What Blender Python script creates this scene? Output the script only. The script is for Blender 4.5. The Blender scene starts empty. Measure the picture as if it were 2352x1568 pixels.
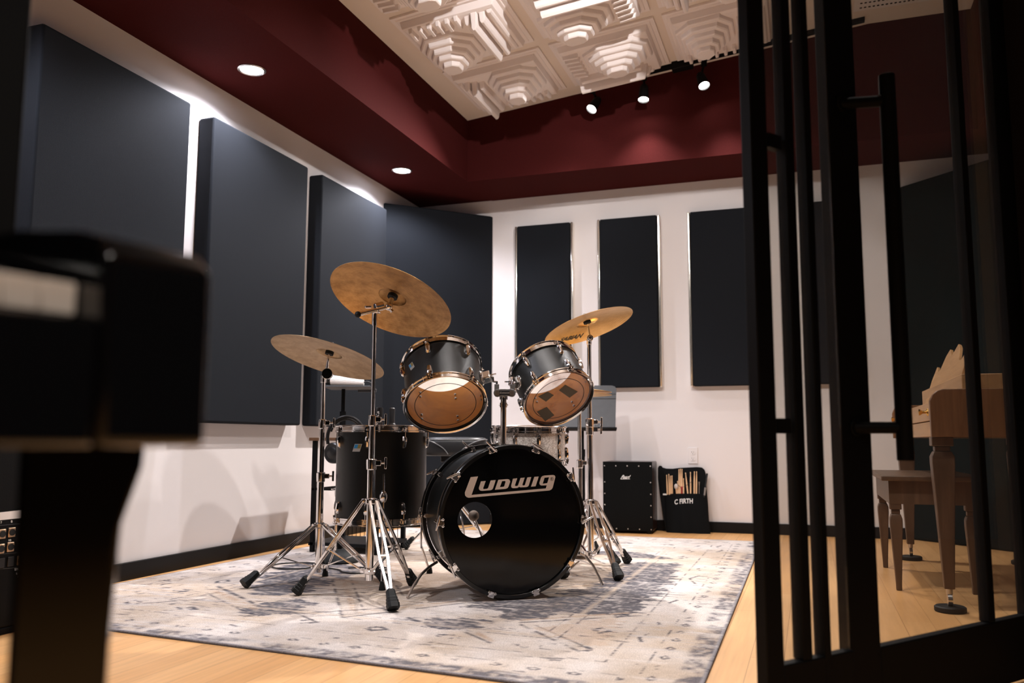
import bpy, bmesh, math, random
import numpy as np
from mathutils import Vector, Matrix, geometry
random.seed(7)
R_ = math.radians
SC = bpy.context.scene
COL = SC.collection
V = Vector
UP = V((0, 0, 1))

# ------------------------------------------------------------------ camera
FPX = 1961.17
YAW, PITCH, ROLL = R_(-19.1676), R_(6.5987), R_(0.1535)
CAM = V((0, 0, 0.64))
_cy, _sy, _cp, _sp = math.cos(YAW), math.sin(YAW), math.cos(PITCH), math.sin(PITCH)
FW = V((_sy * _cp, _cy * _cp, _sp))
_r = V((_cy, -_sy, 0)); _u = _r.cross(FW)
RT = math.cos(ROLL) * _r + math.sin(ROLL) * _u
UPV = math.cos(ROLL) * _u - math.sin(ROLL) * _r
def ray(x, y): return FW + RT * ((x - 1176) / FPX) - UPV * ((y - 784) / FPX)
def at(x, y, D): return CAM + ray(x, y) * D
def onZ(x, y, z=0.0): d = ray(x, y); return CAM + d * ((z - CAM.z) / d.z)
def onX(x, y, X): d = ray(x, y); return CAM + d * ((X - CAM.x) / d.x)
def onY(x, y, Y): d = ray(x, y); return CAM + d * ((Y - CAM.y) / d.y)
def onP(x, y, p, n): d = ray(x, y); return CAM + d * ((p - CAM).dot(n) / d.dot(n))
def proj(p):
    q = p - CAM; D = q.dot(FW); return 1176 + FPX * q.dot(RT) / D, 784 - FPX * q.dot(UPV) / D, D
cd = bpy.data.cameras.new('camera'); cam = bpy.data.objects.new('camera', cd); COL.objects.link(cam)
M3 = Matrix((RT, UPV, -FW)).transposed()
cam.matrix_world = Matrix.Translation(CAM) @ M3.to_4x4()
cd.sensor_width = 36; cd.lens = 36 * FPX / 2352; cd.clip_start = 0.02
cd.dof.use_dof = True; cd.dof.focus_distance = 3.6; cd.dof.aperture_fstop = 2.8
SC.camera = cam

# ------------------------------------------------------------------ materials
def sset(b, k, v):
    if k in b.inputs: b.inputs[k].default_value = v
def mat(name, col, rough=0.5, metal=0.0, spec=0.5, coat=0.0, noise=0, nscale=60, bump=0.0, bscale=300, sheen=0, emit=None, estr=0, aniso=0):
    m = bpy.data.materials.new(name); m.use_nodes = True
    nt = m.node_tree; b = nt.nodes['Principled BSDF']
    c = (*col, 1)
    sset(b, 'Base Color', c); sset(b, 'Roughness', rough); sset(b, 'Metallic', metal)
    sset(b, 'Specular IOR Level', spec); sset(b, 'Coat Weight', coat); sset(b, 'Coat Roughness', 0.06)
    sset(b, 'Sheen Weight', sheen); sset(b, 'Anisotropic', aniso)
    if emit: sset(b, 'Emission Color', (*emit, 1)); sset(b, 'Emission Strength', estr)
    if noise or bump:
        tc = nt.nodes.new('ShaderNodeTexCoord')
    if noise:
        n = nt.nodes.new('ShaderNodeTexNoise'); n.inputs['Scale'].default_value = nscale; n.inputs['Detail'].default_value = 6
        mx = nt.nodes.new('ShaderNodeMix'); mx.data_type = 'RGBA'
        mx.inputs[6].default_value = (*[max(0, x * (1 - noise)) for x in col], 1)
        mx.inputs[7].default_value = (*[min(1, x * (1 + noise)) for x in col], 1)
        nt.links.new(tc.outputs['Object'], n.inputs['Vector']); nt.links.new(n.outputs['Fac'], mx.inputs[0])
        nt.links.new(mx.outputs[2], b.inputs['Base Color'])
    if bump:
        n2 = nt.nodes.new('ShaderNodeTexNoise'); n2.inputs['Scale'].default_value = bscale; n2.inputs['Detail'].default_value = 3
        bp = nt.nodes.new('ShaderNodeBump'); bp.inputs['Strength'].default_value = bump; bp.inputs['Distance'].default_value = 0.002
        nt.links.new(tc.outputs['Object'], n2.inputs['Vector']); nt.links.new(n2.outputs['Fac'], bp.inputs['Height'])
        nt.links.new(bp.outputs['Normal'], b.inputs['Normal'])
    return m
WALL = mat('wall_paint', (0.80, 0.755, 0.745), 0.6, spec=0.25, bump=0.05, bscale=150)
CEILM = mat('ceiling_paint', (0.78, 0.69, 0.61), 0.7, spec=0.2)
RED = mat('oxblood_fabric_paint', (0.058, 0.0100, 0.0098), 0.8, spec=0.03, noise=0.25, nscale=180, bump=0.3, bscale=220)
PANEL = mat('charcoal_fabric', (0.0125, 0.0143, 0.0178), 0.8, spec=0.06, noise=0.3, nscale=400, bump=0.5, bscale=900, sheen=0.015)
TEAL = mat('dark_teal_fabric', (0.0035, 0.0085, 0.0095), 0.85, spec=0.05, noise=0.3, nscale=300, bump=0.4, bscale=800)
BASEB = mat('black_baseboard_paint', (0.005, 0.005, 0.0055), 0.45, spec=0.2)
BLACKM = mat('black_powder_coat', (0.0045, 0.0045, 0.005), 0.55, spec=0.10)
RUBBER = mat('black_rubber', (0.008, 0.009, 0.009), 0.6, spec=0.3)
PLASTIC = mat('black_plastic', (0.010, 0.010, 0.011), 0.35)
GLOSSB = mat('black_piano_lacquer', (0.0025, 0.0025, 0.003), 0.12, spec=0.5, coat=0.3)
CHROME = mat('chrome', (0.82, 0.80, 0.79), 0.09, metal=1.0)
STEEL = mat('brushed_steel', (0.62, 0.58, 0.55), 0.28, metal=1.0)
ALLOY = mat('cast_alloy', (0.35, 0.36, 0.37), 0.35, metal=0.9)
SHELL = mat('black_cortex_wrap', (0.0042, 0.0046, 0.0045), 0.33, spec=0.28, noise=0.5, nscale=500, bump=0.25, bscale=700)
HEADB = mat('black_gloss_drumhead', (0.002, 0.002, 0.0022), 0.10, spec=0.3)
HOOPB = mat('black_hoop_lacquer', (0.004, 0.004, 0.004), 0.2, spec=0.5)
def translucent(name, col, f):
    m = bpy.data.materials.new(name); m.use_nodes = True; nt = m.node_tree; nt.nodes.clear()
    o = nt.nodes.new('ShaderNodeOutputMaterial'); d = nt.nodes.new('ShaderNodeBsdfDiffuse'); t = nt.nodes.new('ShaderNodeBsdfTranslucent'); x = nt.nodes.new('ShaderNodeMixShader')
    d.inputs[0].default_value = (*col, 1); t.inputs[0].default_value = (*col, 1); x.inputs[0].default_value = f
    nt.links.new(d.outputs[0], x.inputs[1]); nt.links.new(t.outputs[0], x.inputs[2]); nt.links.new(x.outputs[0], o.inputs[0]); return m
COATED = translucent('coated_white_drumhead', (0.88, 0.82, 0.77), 0.5)
LOGO = mat('cream_logo_vinyl', (0.52, 0.41, 0.34), 0.5, spec=0.2)
TAPE = mat('olive_gaffer_tape', (0.085, 0.072, 0.050), 0.7)
WHITE = mat('white_plastic', (0.80, 0.76, 0.75), 0.4)
PRINT = mat('white_print', (0.75, 0.74, 0.72), 0.6)
INK = mat('black_ink', (0.012, 0.009, 0.006), 0.6)
DARKHOLE = mat('dark_hole', (0.002, 0.002, 0.002), 0.8)
DIFF = mat('white_vacuum_formed_plastic', (0.84, 0.775, 0.755), 0.55, spec=0.18)
VINYLB = mat('black_vinyl_upholstery', (0.010, 0.010, 0.011), 0.4, bump=0.2, bscale=300)
PIPING = mat('grey_piping', (0.16, 0.16, 0.16), 0.4)
NYLON = mat('black_nylon', (0.0035, 0.004, 0.0045), 0.8, spec=0.12, bump=0.5, bscale=500, noise=0.3, nscale=90)
STICK = mat('hickory', (0.72, 0.47, 0.27), 0.5, noise=0.12, nscale=40)
REDM = mat('red_lacquer', (0.22, 0.03, 0.025), 0.4)
REDTAPE = mat('red_tape', (0.35, 0.01, 0.01), 0.5)
BEATER = mat('felt_beater', (0.80, 0.62, 0.48), 0.9)
BLUEB = mat('badge_blue', (0.03, 0.22, 0.45), 0.3, metal=0.3)
OLIVEB = mat('badge_olive', (0.30, 0.22, 0.06), 0.35, metal=0.6)
SILVB = mat('badge_silver', (0.55, 0.52, 0.48), 0.35, metal=0.8)
CABLE = mat('black_cable', (0.008, 0.008, 0.008), 0.5)
FELT = mat('black_felt', (0.006, 0.006, 0.006), 0.95)
IVORY = mat('white_key_plastic', (0.78, 0.68, 0.60), 0.25)
BRASS = mat('brass', (0.80, 0.48, 0.13), 0.25, metal=1.0)
GOLDJ = mat('gold_connector', (0.72, 0.50, 0.33), 0.35, metal=0.9)
DESK = mat('grey_powder_coat', (0.070, 0.073, 0.080), 0.55, spec=0.4, noise=0.12, nscale=30)
CAJS = mat('dark_mahogany', (0.022, 0.009, 0.007), 0.3, noise=0.3, nscale=25)
CAJF = mat('black_cajon_face', (0.0025, 0.0028, 0.0028), 0.6, spec=0.1)
LINER = mat('black_wall', (0.003, 0.003, 0.003), 0.9, spec=0.0)
GREYW = mat('dark_grey_wall', (0.20, 0.185, 0.19), 0.8)
DIMW = mat('dim_plum_wall', (0.018, 0.015, 0.017), 0.8, spec=0.1)

def wood(name, c1, c2, rough=0.35, axis=0, scale=6, spec=0.4, coat=0.0):
    m = bpy.data.materials.new(name); m.use_nodes = True; nt = m.node_tree; b = nt.nodes['Principled BSDF']
    sset(b, 'Roughness', rough); sset(b, 'Specular IOR Level', spec); sset(b, 'Coat Weight', coat)
    tc = nt.nodes.new('ShaderNodeTexCoord'); mp = nt.nodes.new('ShaderNodeMapping')
    s = [scale * 6] * 3; s[axis] = scale * 0.5; mp.inputs['Scale'].default_value = s
    n = nt.nodes.new('ShaderNodeTexNoise'); n.inputs['Scale'].default_value = 1.0; n.inputs['Detail'].default_value = 8; n.inputs['Distortion'].default_value = 0.6
    cr = nt.nodes.new('ShaderNodeValToRGB'); cr.color_ramp.elements[0].position = 0.3; cr.color_ramp.elements[1].position = 0.7
    cr.color_ramp.elements[0].color = (*c1, 1); cr.color_ramp.elements[1].color = (*c2, 1)
    nt.links.new(tc.outputs['Object'], mp.inputs['Vector']); nt.links.new(mp.outputs[0], n.inputs['Vector'])
    nt.links.new(n.outputs['Fac'], cr.inputs[0]); nt.links.new(cr.outputs[0], b.inputs['Base Color'])
    return m
WALNUT = wood('walnut_case', (0.15, 0.065, 0.026), (0.25, 0.118, 0.052), 0.35, axis=2)
MAPLEI = wood('amber_shell_lining', (0.36, 0.140, 0.010), (0.53, 0.230, 0.024), 0.5, axis=0, scale=3)
DARKWOOD = wood('dark_walnut_legs', (0.075, 0.040, 0.022), (0.14, 0.078, 0.045), 0.4, axis=2)
LIGHTWOOD = wood('honey_oak', (0.42, 0.22, 0.09), (0.58, 0.33, 0.15), 0.4, axis=1)
TABLETOPW = wood('brown_table_edge', (0.10, 0.045, 0.02), (0.16, 0.08, 0.04), 0.5, axis=0)

def floor_mat():
    m = bpy.data.materials.new('bamboo_plank_floor'); m.use_nodes = True; nt = m.node_tree; b = nt.nodes['Principled BSDF']
    tc = nt.nodes.new('ShaderNodeTexCoord'); mp = nt.nodes.new('ShaderNodeMapping'); mp.inputs['Rotation'].default_value = (0, 0, R_(90))
    br = nt.nodes.new('ShaderNodeTexBrick'); br.offset = 0.37
    for k, v in (('Scale', 1.0), ('Mortar Size', 0.0012), ('Mortar Smooth', 0.2), ('Brick Width', 1.15), ('Row Height', 0.096), ('Bias', 0.0)): br.inputs[k].default_value = v
    br.inputs['Color1'].default_value = (0.70, 0.365, 0.138, 1); br.inputs['Color2'].default_value = (0.80, 0.450, 0.190, 1); br.inputs['Mortar'].default_value = (0.46, 0.235, 0.09, 1)
    nt.links.new(tc.outputs['Object'], mp.inputs['Vector']); nt.links.new(mp.outputs[0], br.inputs['Vector'])
    mp2 = nt.nodes.new('ShaderNodeMapping'); mp2.inputs['Scale'].default_value = (70, 3.0, 1)
    n = nt.nodes.new('ShaderNodeTexNoise'); n.inputs['Scale'].default_value = 1.0; n.inputs['Detail'].default_value = 7; n.inputs['Distortion'].default_value = 0.4
    nt.links.new(tc.outputs['Object'], mp2.inputs['Vector']); nt.links.new(mp2.outputs[0], n.inputs['Vector'])
    rp = nt.nodes.new('ShaderNodeMapRange'); rp.inputs[1].default_value = 0.3; rp.inputs[2].default_value = 0.7; rp.inputs[3].default_value = 0.90; rp.inputs[4].default_value = 1.07
    nt.links.new(n.outputs['Fac'], rp.inputs[0])
    mx = nt.nodes.new('ShaderNodeMix'); mx.data_type = 'RGBA'; mx.blend_type = 'MULTIPLY'; mx.inputs[0].default_value = 1
    nt.links.new(br.outputs['Color'], mx.inputs[6]); nt.links.new(rp.outputs[0], mx.inputs[7])
    nt.links.new(mx.outputs[2], b.inputs['Base Color']); sset(b, 'Roughness', 0.36); sset(b, 'Specular IOR Level', 0.4)
    return m
FLOORM = floor_mat()

def film(name, tint, gloss_ior=1.45, rough=0.03, dust=0.0, dustcol=(0.6, 0.6, 0.6), scratches=0.0):
    """thin clear film or pane: what is behind shows through, the surface reflects by fresnel"""
    m = bpy.data.materials.new(name); m.use_nodes = True; nt = m.node_tree; nt.nodes.clear()
    out = nt.nodes.new('ShaderNodeOutputMaterial'); tr = nt.nodes.new('ShaderNodeBsdfTransparent'); tr.inputs[0].default_value = (*tint, 1)
    gl = nt.nodes.new('ShaderNodeBsdfGlossy'); gl.inputs['Roughness'].default_value = rough
    lw = nt.nodes.new('ShaderNodeLayerWeight'); lw.inputs[0].default_value = 0.5          # Schlick fresnel, the same on both faces
    pw = nt.nodes.new('ShaderNodeMath'); pw.operation = 'POWER'; pw.inputs[1].default_value = 5; nt.links.new(lw.outputs['Facing'], pw.inputs[0])
    fr = nt.nodes.new('ShaderNodeMath'); fr.operation = 'MULTIPLY_ADD'; fr.inputs[1].default_value = 0.95; fr.inputs[2].default_value = 0.04; nt.links.new(pw.outputs[0], fr.inputs[0])
    m1 = nt.nodes.new('ShaderNodeMixShader'); nt.links.new(fr.outputs[0], m1.inputs[0]); nt.links.new(tr.outputs[0], m1.inputs[1]); nt.links.new(gl.outputs[0], m1.inputs[2])
    last = m1
    if dust or scratches:
        df = nt.nodes.new('ShaderNodeBsdfDiffuse'); df.inputs[0].default_value = (*dustcol, 1)
        m2 = nt.nodes.new('ShaderNodeMixShader')
        tc = nt.nodes.new('ShaderNodeTexCoord'); n = nt.nodes.new('ShaderNodeTexNoise'); n.inputs['Scale'].default_value = 14 if scratches else 5; n.inputs['Detail'].default_value = 8
        nt.links.new(tc.outputs['Object'], n.inputs['Vector'])
        rp = nt.nodes.new('ShaderNodeMapRange'); rp.inputs[1].default_value = 0.52 if scratches else 0.35; rp.inputs[2].default_value = 0.75
        rp.inputs[3].default_value = dust; rp.inputs[4].default_value = dust + scratches + dust * 0.6
        nt.links.new(n.outputs['Fac'], rp.inputs[0]); nt.links.new(rp.outputs[0], m2.inputs[0]); nt.links.new(m1.outputs[0], m2.inputs[1]); nt.links.new(df.outputs[0], m2.inputs[2]); last = m2
    nt.links.new(last.outputs[0], out.inputs[0])
    return m
CLEARHEAD = film('clear_drumhead_film', (0.96, 0.92, 0.84), rough=0.05, dust=0.0, dustcol=(0.7, 0.45, 0.28), scratches=0.16)
WORNHEAD = film('worn_clear_drumhead_film', (0.90, 0.86, 0.83), rough=0.10, dust=0.10, dustcol=(0.60, 0.30, 0.17), scratches=0.5)
BATTERCLEAR = film('clear_batter_film', (0.88, 0.89, 0.90), rough=0.1, dust=0.05, dustcol=(0.4, 0.42, 0.45))
PANE = film('door_pane_glass', (0.82, 0.82, 0.80), 1.5, 0.01, dust=0.022, dustcol=(0.55, 0.50, 0.52))  # dust: real smudges, plus painted haze in place of a reflection
ACRYL = film('clear_acrylic_edge', (0.85, 0.84, 0.80), 1.5, 0.05)

def emis(name, col, s):
    m = bpy.data.materials.new(name); m.use_nodes = True; nt = m.node_tree; nt.nodes.clear()
    o = nt.nodes.new('ShaderNodeOutputMaterial'); e = nt.nodes.new('ShaderNodeEmission'); e.inputs[0].default_value = (*col, 1); e.inputs[1].default_value = s
    nt.links.new(e.outputs[0], o.inputs[0]); return m
LAMPCOOL = emis('cool_lamp_lens', (0.93, 0.92, 1.0), 25)
LAMPWARM = emis('white_lamp_lens', (1.0, 0.95, 0.88), 60)

def bronze(name, c1, c2, rough=0.3):
    m = bpy.data.materials.new(name); m.use_nodes = True; nt = m.node_tree; b = nt.nodes['Principled BSDF']
    sset(b, 'Metallic', 0.85); sset(b, 'Roughness', rough)
    tc = nt.nodes.new('ShaderNodeTexCoord')
    sep = nt.nodes.new('ShaderNodeSeparateXYZ'); nt.links.new(tc.outputs['Object'], sep.inputs[0])
    n = nt.nodes.new('ShaderNodeTexNoise'); n.inputs['Scale'].default_value = 16; n.inputs['Detail'].default_value = 8; n.inputs['Roughness'].default_value = 0.7
    nt.links.new(tc.outputs['Object'], n.inputs['Vector'])
    uv = nt.nodes.new('ShaderNodeAttribute'); uv.attribute_name = 'radius'
    w = nt.nodes.new('ShaderNodeMath'); w.operation = 'MULTIPLY'; w.inputs[1].default_value = 430; nt.links.new(uv.outputs['Fac'], w.inputs[0])
    a = nt.nodes.new('ShaderNodeMath'); a.operation = 'ADD'; nt.links.new(w.outputs[0], a.inputs[0])
    n3 = nt.nodes.new('ShaderNodeMath'); n3.operation = 'MULTIPLY'; n3.inputs[1].default_value = 5; nt.links.new(n.outputs['Fac'], n3.inputs[0]); nt.links.new(n3.outputs[0], a.inputs[1])
    s = nt.nodes.new('ShaderNodeMath'); s.operation = 'SINE'; nt.links.new(a.outputs[0], s.inputs[0])
    bp = nt.nodes.new('ShaderNodeBump'); bp.inputs['Strength'].default_value = 0.12; bp.inputs['Distance'].default_value = 0.001
    nt.links.new(s.outputs[0], bp.inputs['Height']); nt.links.new(bp.outputs[0], b.inputs['Normal'])
    cr = nt.nodes.new('ShaderNodeValToRGB'); cr.color_ramp.elements[0].position = 0.36; cr.color_ramp.elements[1].position = 0.62
    cr.color_ramp.elements[0].color = (*c1, 1); cr.color_ramp.elements[1].color = (*c2, 1)
    nt.links.new(n.outputs['Fac'], cr.inputs[0]); nt.links.new(cr.outputs[0], b.inputs['Base Color'])
    return m
BRONZE_OLD = bronze('aged_bronze', (0.25, 0.125, 0.040), (0.44, 0.245, 0.09), 0.42)
BRONZE_DULL = bronze('dull_bronze', (0.36, 0.24, 0.13), (0.52, 0.37, 0.22), 0.45)
BRONZE_NEW = bronze('bright_bronze', (0.72, 0.44, 0.16), (0.85, 0.56, 0.24), 0.30)

def sparkle():
    m = bpy.data.materials.new('silver_sparkle_wrap'); m.use_nodes = True; nt = m.node_tree; b = nt.nodes['Principled BSDF']
    tc = nt.nodes.new('ShaderNodeTexCoord'); v = nt.nodes.new('ShaderNodeTexVoronoi'); v.inputs['Scale'].default_value = 260
    cr = nt.nodes.new('ShaderNodeValToRGB'); cr.color_ramp.elements[0].color = (0.35, 0.29, 0.25, 1); cr.color_ramp.elements[1].color = (0.85, 0.78, 0.72, 1)
    sp = nt.nodes.new('ShaderNodeSeparateColor')
    nt.links.new(tc.outputs['Object'], v.inputs['Vector']); nt.links.new(v.outputs['Color'], sp.inputs[0]); nt.links.new(sp.outputs[0], cr.inputs[0]); nt.links.new(cr.outputs[0], b.inputs['Base Color'])
    sset(b, 'Roughness', 0.3); sset(b, 'Metallic', 0.35)
    return m
SPARK = sparkle()

# ------------------------------------------------------------------ mesh kit
ORI = {}
def frame(n, hint=None):
    n = n.normalized(); h = hint or (UP if abs(n.z) < 0.95 else V((1, 0, 0)))
    x = (h - n * h.dot(n))
    if x.length < 1e-6: x = V((1, 0, 0)) - n * n.x
    x.normalize(); y = n.cross(x)
    return x, y, n
class MB:
    def __init__(s): s.v = []; s.f = []; s.m = []
    def add(s, vs, fs, m=0):
        k = len(s.v); s.v += [V(p) for p in vs]; s.f += [tuple(i + k for i in f) for f in fs]; s.m += [m] * len(fs); return s
    def box(s, c, d, ax=None, m=0):
        c = V(c); ax = ax or (V((1, 0, 0)), V((0, 1, 0)), V((0, 0, 1)))
        vs = [c + ax[0] * (sx * d[0] / 2) + ax[1] * (sy * d[1] / 2) + ax[2] * (sz * d[2] / 2) for sx in (-1, 1) for sy in (-1, 1) for sz in (-1, 1)]
        fs = [(0, 1, 3, 2), (4, 6, 7, 5), (0, 4, 5, 1), (2, 3, 7, 6), (0, 2, 6, 4), (1, 5, 7, 3)]
        return s.add(vs, fs, m)
    def loft(s, rings, caps=True, m=0, closed=False):
        n = len(rings[0]); vs = [p for r in rings for p in r]; fs = []
        for i in range(len(rings) - (0 if closed else 1)):
            a = i * n; b = ((i + 1) % len(rings)) * n
            for j in range(n): fs.append((a + j, a + (j + 1) % n, b + (j + 1) % n, b + j))
        if caps and not closed:
            fs.append(tuple(reversed(range(n)))); k = (len(rings) - 1) * n; fs.append(tuple(range(k, k + n)))
        return s.add(vs, fs, m)
    def cyl(s, p0, p1, r0, r1=None, n=16, caps=True, m=0):
        p0, p1 = V(p0), V(p1); r1 = r0 if r1 is None else r1; x, y, _ = frame(p1 - p0)
        cs = [(math.cos(2 * math.pi * i / n), math.sin(2 * math.pi * i / n)) for i in range(n)]
        return s.loft([[p0 + (x * a + y * b) * r0 for a, b in cs], [p1 + (x * a + y * b) * r1 for a, b in cs]], caps, m)
    def tube(s, pts, r, n=10, m=0, closed=False):
        pts = [V(p) for p in pts]; rings = []; N = len(pts); x = None
        for i, p in enumerate(pts):
            if closed: t = pts[(i + 1) % N] - pts[i - 1]
            else: t = pts[min(i + 1, N - 1)] - pts[max(i - 1, 0)]
            t.normalize()
            if x is None: x, y, _ = frame(t)
            else:
                x = x - t * x.dot(t); x.normalize(); y = t.cross(x)
            rr = r[i] if isinstance(r, (list, tuple)) else r
            rings.append([p + (x * math.cos(2 * math.pi * k / n) + y * math.sin(2 * math.pi * k / n)) * rr for k in range(n)])
        return s.loft(rings, True, m, closed)
    def strip(s, p0, p1, w, t, side, m=0):
        """flat bar from p0 to p1, width w along side, thickness t"""
        p0, p1 = V(p0), V(p1); d = (p1 - p0).normalized(); sd = (side - d * side.dot(d)).normalized(); u = d.cross(sd)
        return s.box((p0 + p1) / 2, ((p1 - p0).length, w, t), (d, sd, u), m)
    def lathe(s, o, axis, prof, n=48, m=0, hint=None, closed=False, a0=0.0):
        """prof [(radius, height)] swept about axis at o; closed joins last to first"""
        o = V(o); x, y, z = frame(axis, hint); rings = []
        for r, h in prof: rings.append([o + z * h + (x * math.cos(a0 + 2 * math.pi * i / n) + y * math.sin(a0 + 2 * math.pi * i / n)) * max(r, 1e-5) for i in range(n)])
        return s.loft(rings, False, m, closed)
    def sphere(s, c, r, sc=(1, 1, 1), n=16, k=10, ax=None, m=0):
        c = V(c); ax = ax or (V((1, 0, 0)), V((0, 1, 0)), UP); rings = []
        for i in range(k + 1):
            a = -math.pi / 2 + math.pi * i / k; rr = max(math.cos(a), 1e-4) * r; h = math.sin(a) * r
            rings.append([c + ax[0] * (rr * math.cos(2 * math.pi * j / n) * sc[0]) + ax[1] * (rr * math.sin(2 * math.pi * j / n) * sc[1]) + ax[2] * (h * sc[2]) for j in range(n)])
        return s.loft(rings, True, m)
    def prism(s, loops, f3, t, m=0, nrm=None):
        """loops: outer + holes of 2-d points; f3 maps 2-d to 3-d; t thickness along nrm"""
        tri = geometry.tessellate_polygon([[V((p[0], p[1], 0)) for p in l] for l in loops])
        flat = [p for l in loops for p in l]; n = len(flat)
        top = [f3(*p) + nrm * t for p in flat]; bot = [f3(*p) for p in flat]
        fs = []
        for a, b, c in tri:
            q = (top[b] - top[a]).cross(top[c] - top[a])
            if q.dot(nrm) < 0: b, c = c, b
            fs.append((a, b, c)); fs.append((n + c, n + b, n + a))
        k = 0
        for l in loops:
            for i in range(len(l)): a, b = k + i, k + (i + 1) % len(l); fs.append((a, b, n + b, n + a))
            k += len(l)
        return s.add(top + bot, fs, m)
    def build(s, name, mats, parent=None, smooth=True, bevel=0, seg=2, kind=None, ang=32, fix=True):
        o0 = ORI.get(parent.name, V((0, 0, 0))) if parent else V((0, 0, 0))
        me = bpy.data.meshes.new(name); me.from_pydata([tuple(p - o0) for p in s.v], [], s.f)
        mats = mats if isinstance(mats, (list, tuple)) else [mats]
        for q in mats: me.materials.append(q)
        me.polygons.foreach_set('material_index', s.m)
        if fix:
            bm = bmesh.new(); bm.from_mesh(me); bmesh.ops.recalc_face_normals(bm, faces=bm.faces); bm.to_mesh(me); bm.free()
        if smooth:
            me.polygons.foreach_set('use_smooth', [True] * len(me.polygons)); me.set_sharp_from_angle(angle=R_(ang))
        o = bpy.data.objects.new(name, me); COL.objects.link(o)
        if parent: o.parent = parent; ORI[o.name] = o0
        if kind: o['kind'] = kind
        if bevel:
            b = o.modifiers.new('bevel', 'BEVEL'); b.width = bevel; b.segments = seg; b.limit_method = 'ANGLE'; b.angle_limit = R_(40)
        return o
def tag(o, label, cat, group=None):
    o['label'] = label; o['category'] = cat
    if group: o['group'] = group
    return o
def thing(name, label, cat, loc, group=None):
    o = bpy.data.objects.new(name, None); COL.objects.link(o); o.location = loc; o.empty_display_size = 0.05
    ORI[o.name] = V(loc); return tag(o, label, cat, group)
def dup(root, off, label, group=None):
    r = root.copy(); COL.objects.link(r); r.location = root.location + V(off); r['label'] = label
    if group: r['group'] = group
    for ch in list(root.children):
        c = ch.copy(); COL.objects.link(c); c.parent = r
        for g in list(ch.children):
            d = g.copy(); COL.objects.link(d); d.parent = c
    return r
def text_mesh(txt, bold=False, shear=0.0):
    cu = bpy.data.curves.new('tmp', 'FONT'); cu.body = txt; cu.size = 1; cu.shear = shear; cu.offset = 0.025 if bold else 0.0
    cu.resolution_u = 4
    ob = bpy.data.objects.new('tmp', cu); COL.objects.link(ob)
    dg = bpy.context.evaluated_depsgraph_get(); me = bpy.data.meshes.new_from_object(ob.evaluated_get(dg))
    vs = [v.co.copy() for v in me.vertices]; fs = [tuple(p.vertices) for p in me.polygons]
    bpy.data.objects.remove(ob); bpy.data.curves.remove(cu); bpy.data.meshes.remove(me)
    x0 = min(v.x for v in vs); x1 = max(v.x for v in vs); y0 = min(v.y for v in vs); y1 = max(v.y for v in vs)
    return [((v.x - x0) / (x1 - x0), (v.y - y0) / (y1 - y0)) for v in vs], fs, (x1 - x0) / (y1 - y0)
def text_on(name, txt, f3, material, parent, bold=False, shear=0.0):
    """f3 maps (u right 0..1, v up 0..1) to world"""
    vs, fs, _ = text_mesh(txt, bold, shear)
    return MB().add([f3(*p) for p in vs], fs).build(name, material, parent, smooth=False, fix=False)

# ------------------------------------------------------------------ room shell
XL, YB, XR = -2.985, 6.26, 1.36
ZS, XI, YI, XIR = 2.549, -2.345, 5.72, 1.04        # soffit height, its inner faces
def zc(x): return 3.02 + (min(x, 0.45) + 2.345) * 0.109
AZ = R_(37.3); DV = V((math.sin(AZ), math.cos(AZ), 0)); NV = V((math.cos(AZ), -math.sin(AZ), 0))
P2 = V((0.519, 2.703, 0))
def onD(x, y, off=0.0): return onP(x, y, P2 + NV * off, NV)
def sD(s, z, off=0.0): return P2 + DV * s + NV * off + UP * z      # point of the glass wall

fl = MB(); fl.box((-0.5, 1.5, -0.05), (9, 11, 0.1)); fl.build('floor', FLOORM, kind='structure', smooth=False)
MB().box((XL - 0.05, 2.1, 1.6), (0.1, 8.4, 3.2)).build('wall_left', WALL, kind='structure', smooth=False)
MB().box(((XL + XR) / 2, YB + 0.05, 1.6), (XR - XL + 0.2, 0.1, 3.2)).build('wall_back', WALL, kind='structure', smooth=False)
MB().box((XR + 0.05, 4.7, 1.6), (0.1, 3.2, 3.2)).build('wall_right', WALL, kind='structure', smooth=False)
# vaulted ceiling inside the soffit tray
ce = MB(); xs = [XI - 0.02, 0.45, XIR + 0.02]
vs = [];
for y in (-1.6, YI + 0.02):
    for x in xs: vs += [V((x, y, zc(x))), V((x, y, zc(x) + 0.08))]
ce.add(vs, [(0, 2, 8, 6), (2, 4, 10, 8), (1, 7, 9, 3), (3, 9, 11, 5), (0, 1, 3, 2), (2, 3, 5, 4), (6, 8, 9, 7), (8, 10, 11, 9), (0, 6, 7, 1), (4, 5, 11, 10)])
ce.build('ceiling', CEILM, kind='structure', smooth=False)
MB().box(((XL + XI) / 2, 2.05, (ZS + 3.45) / 2), (XI - XL, 8.4, 3.45 - ZS)).build('trim_1', RED, kind='structure', smooth=False)
MB().box(((XI + XIR) / 2, (YI + YB) / 2, (ZS + 3.45) / 2), (XIR - XI, YB - YI, 3.45 - ZS)).build('trim_2', RED, kind='structure', smooth=False)
MB().box(((XR + XIR) / 2, 4.7, (ZS + 3.45) / 2), (XR - XIR, 3.1, 3.45 - ZS)).build('trim_3', RED, kind='structure', smooth=False)
MB().box((XL + 0.008, 2.1, 0.04), (0.016, 8.3, 0.08)).build('baseboard_left', BASEB, kind='structure', bevel=0.003)
MB().box(((XL + XR) / 2, YB - 0.008, 0.037), (XR - XL - 0.04, 0.016, 0.074)).build('baseboard_back', BASEB, kind='structure', bevel=0.003)
MB().box((XR - 0.008, 4.7, 0.037), (0.016, 3.0, 0.074)).build('baseboard_right', BASEB, kind='structure', bevel=0.003)
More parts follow.
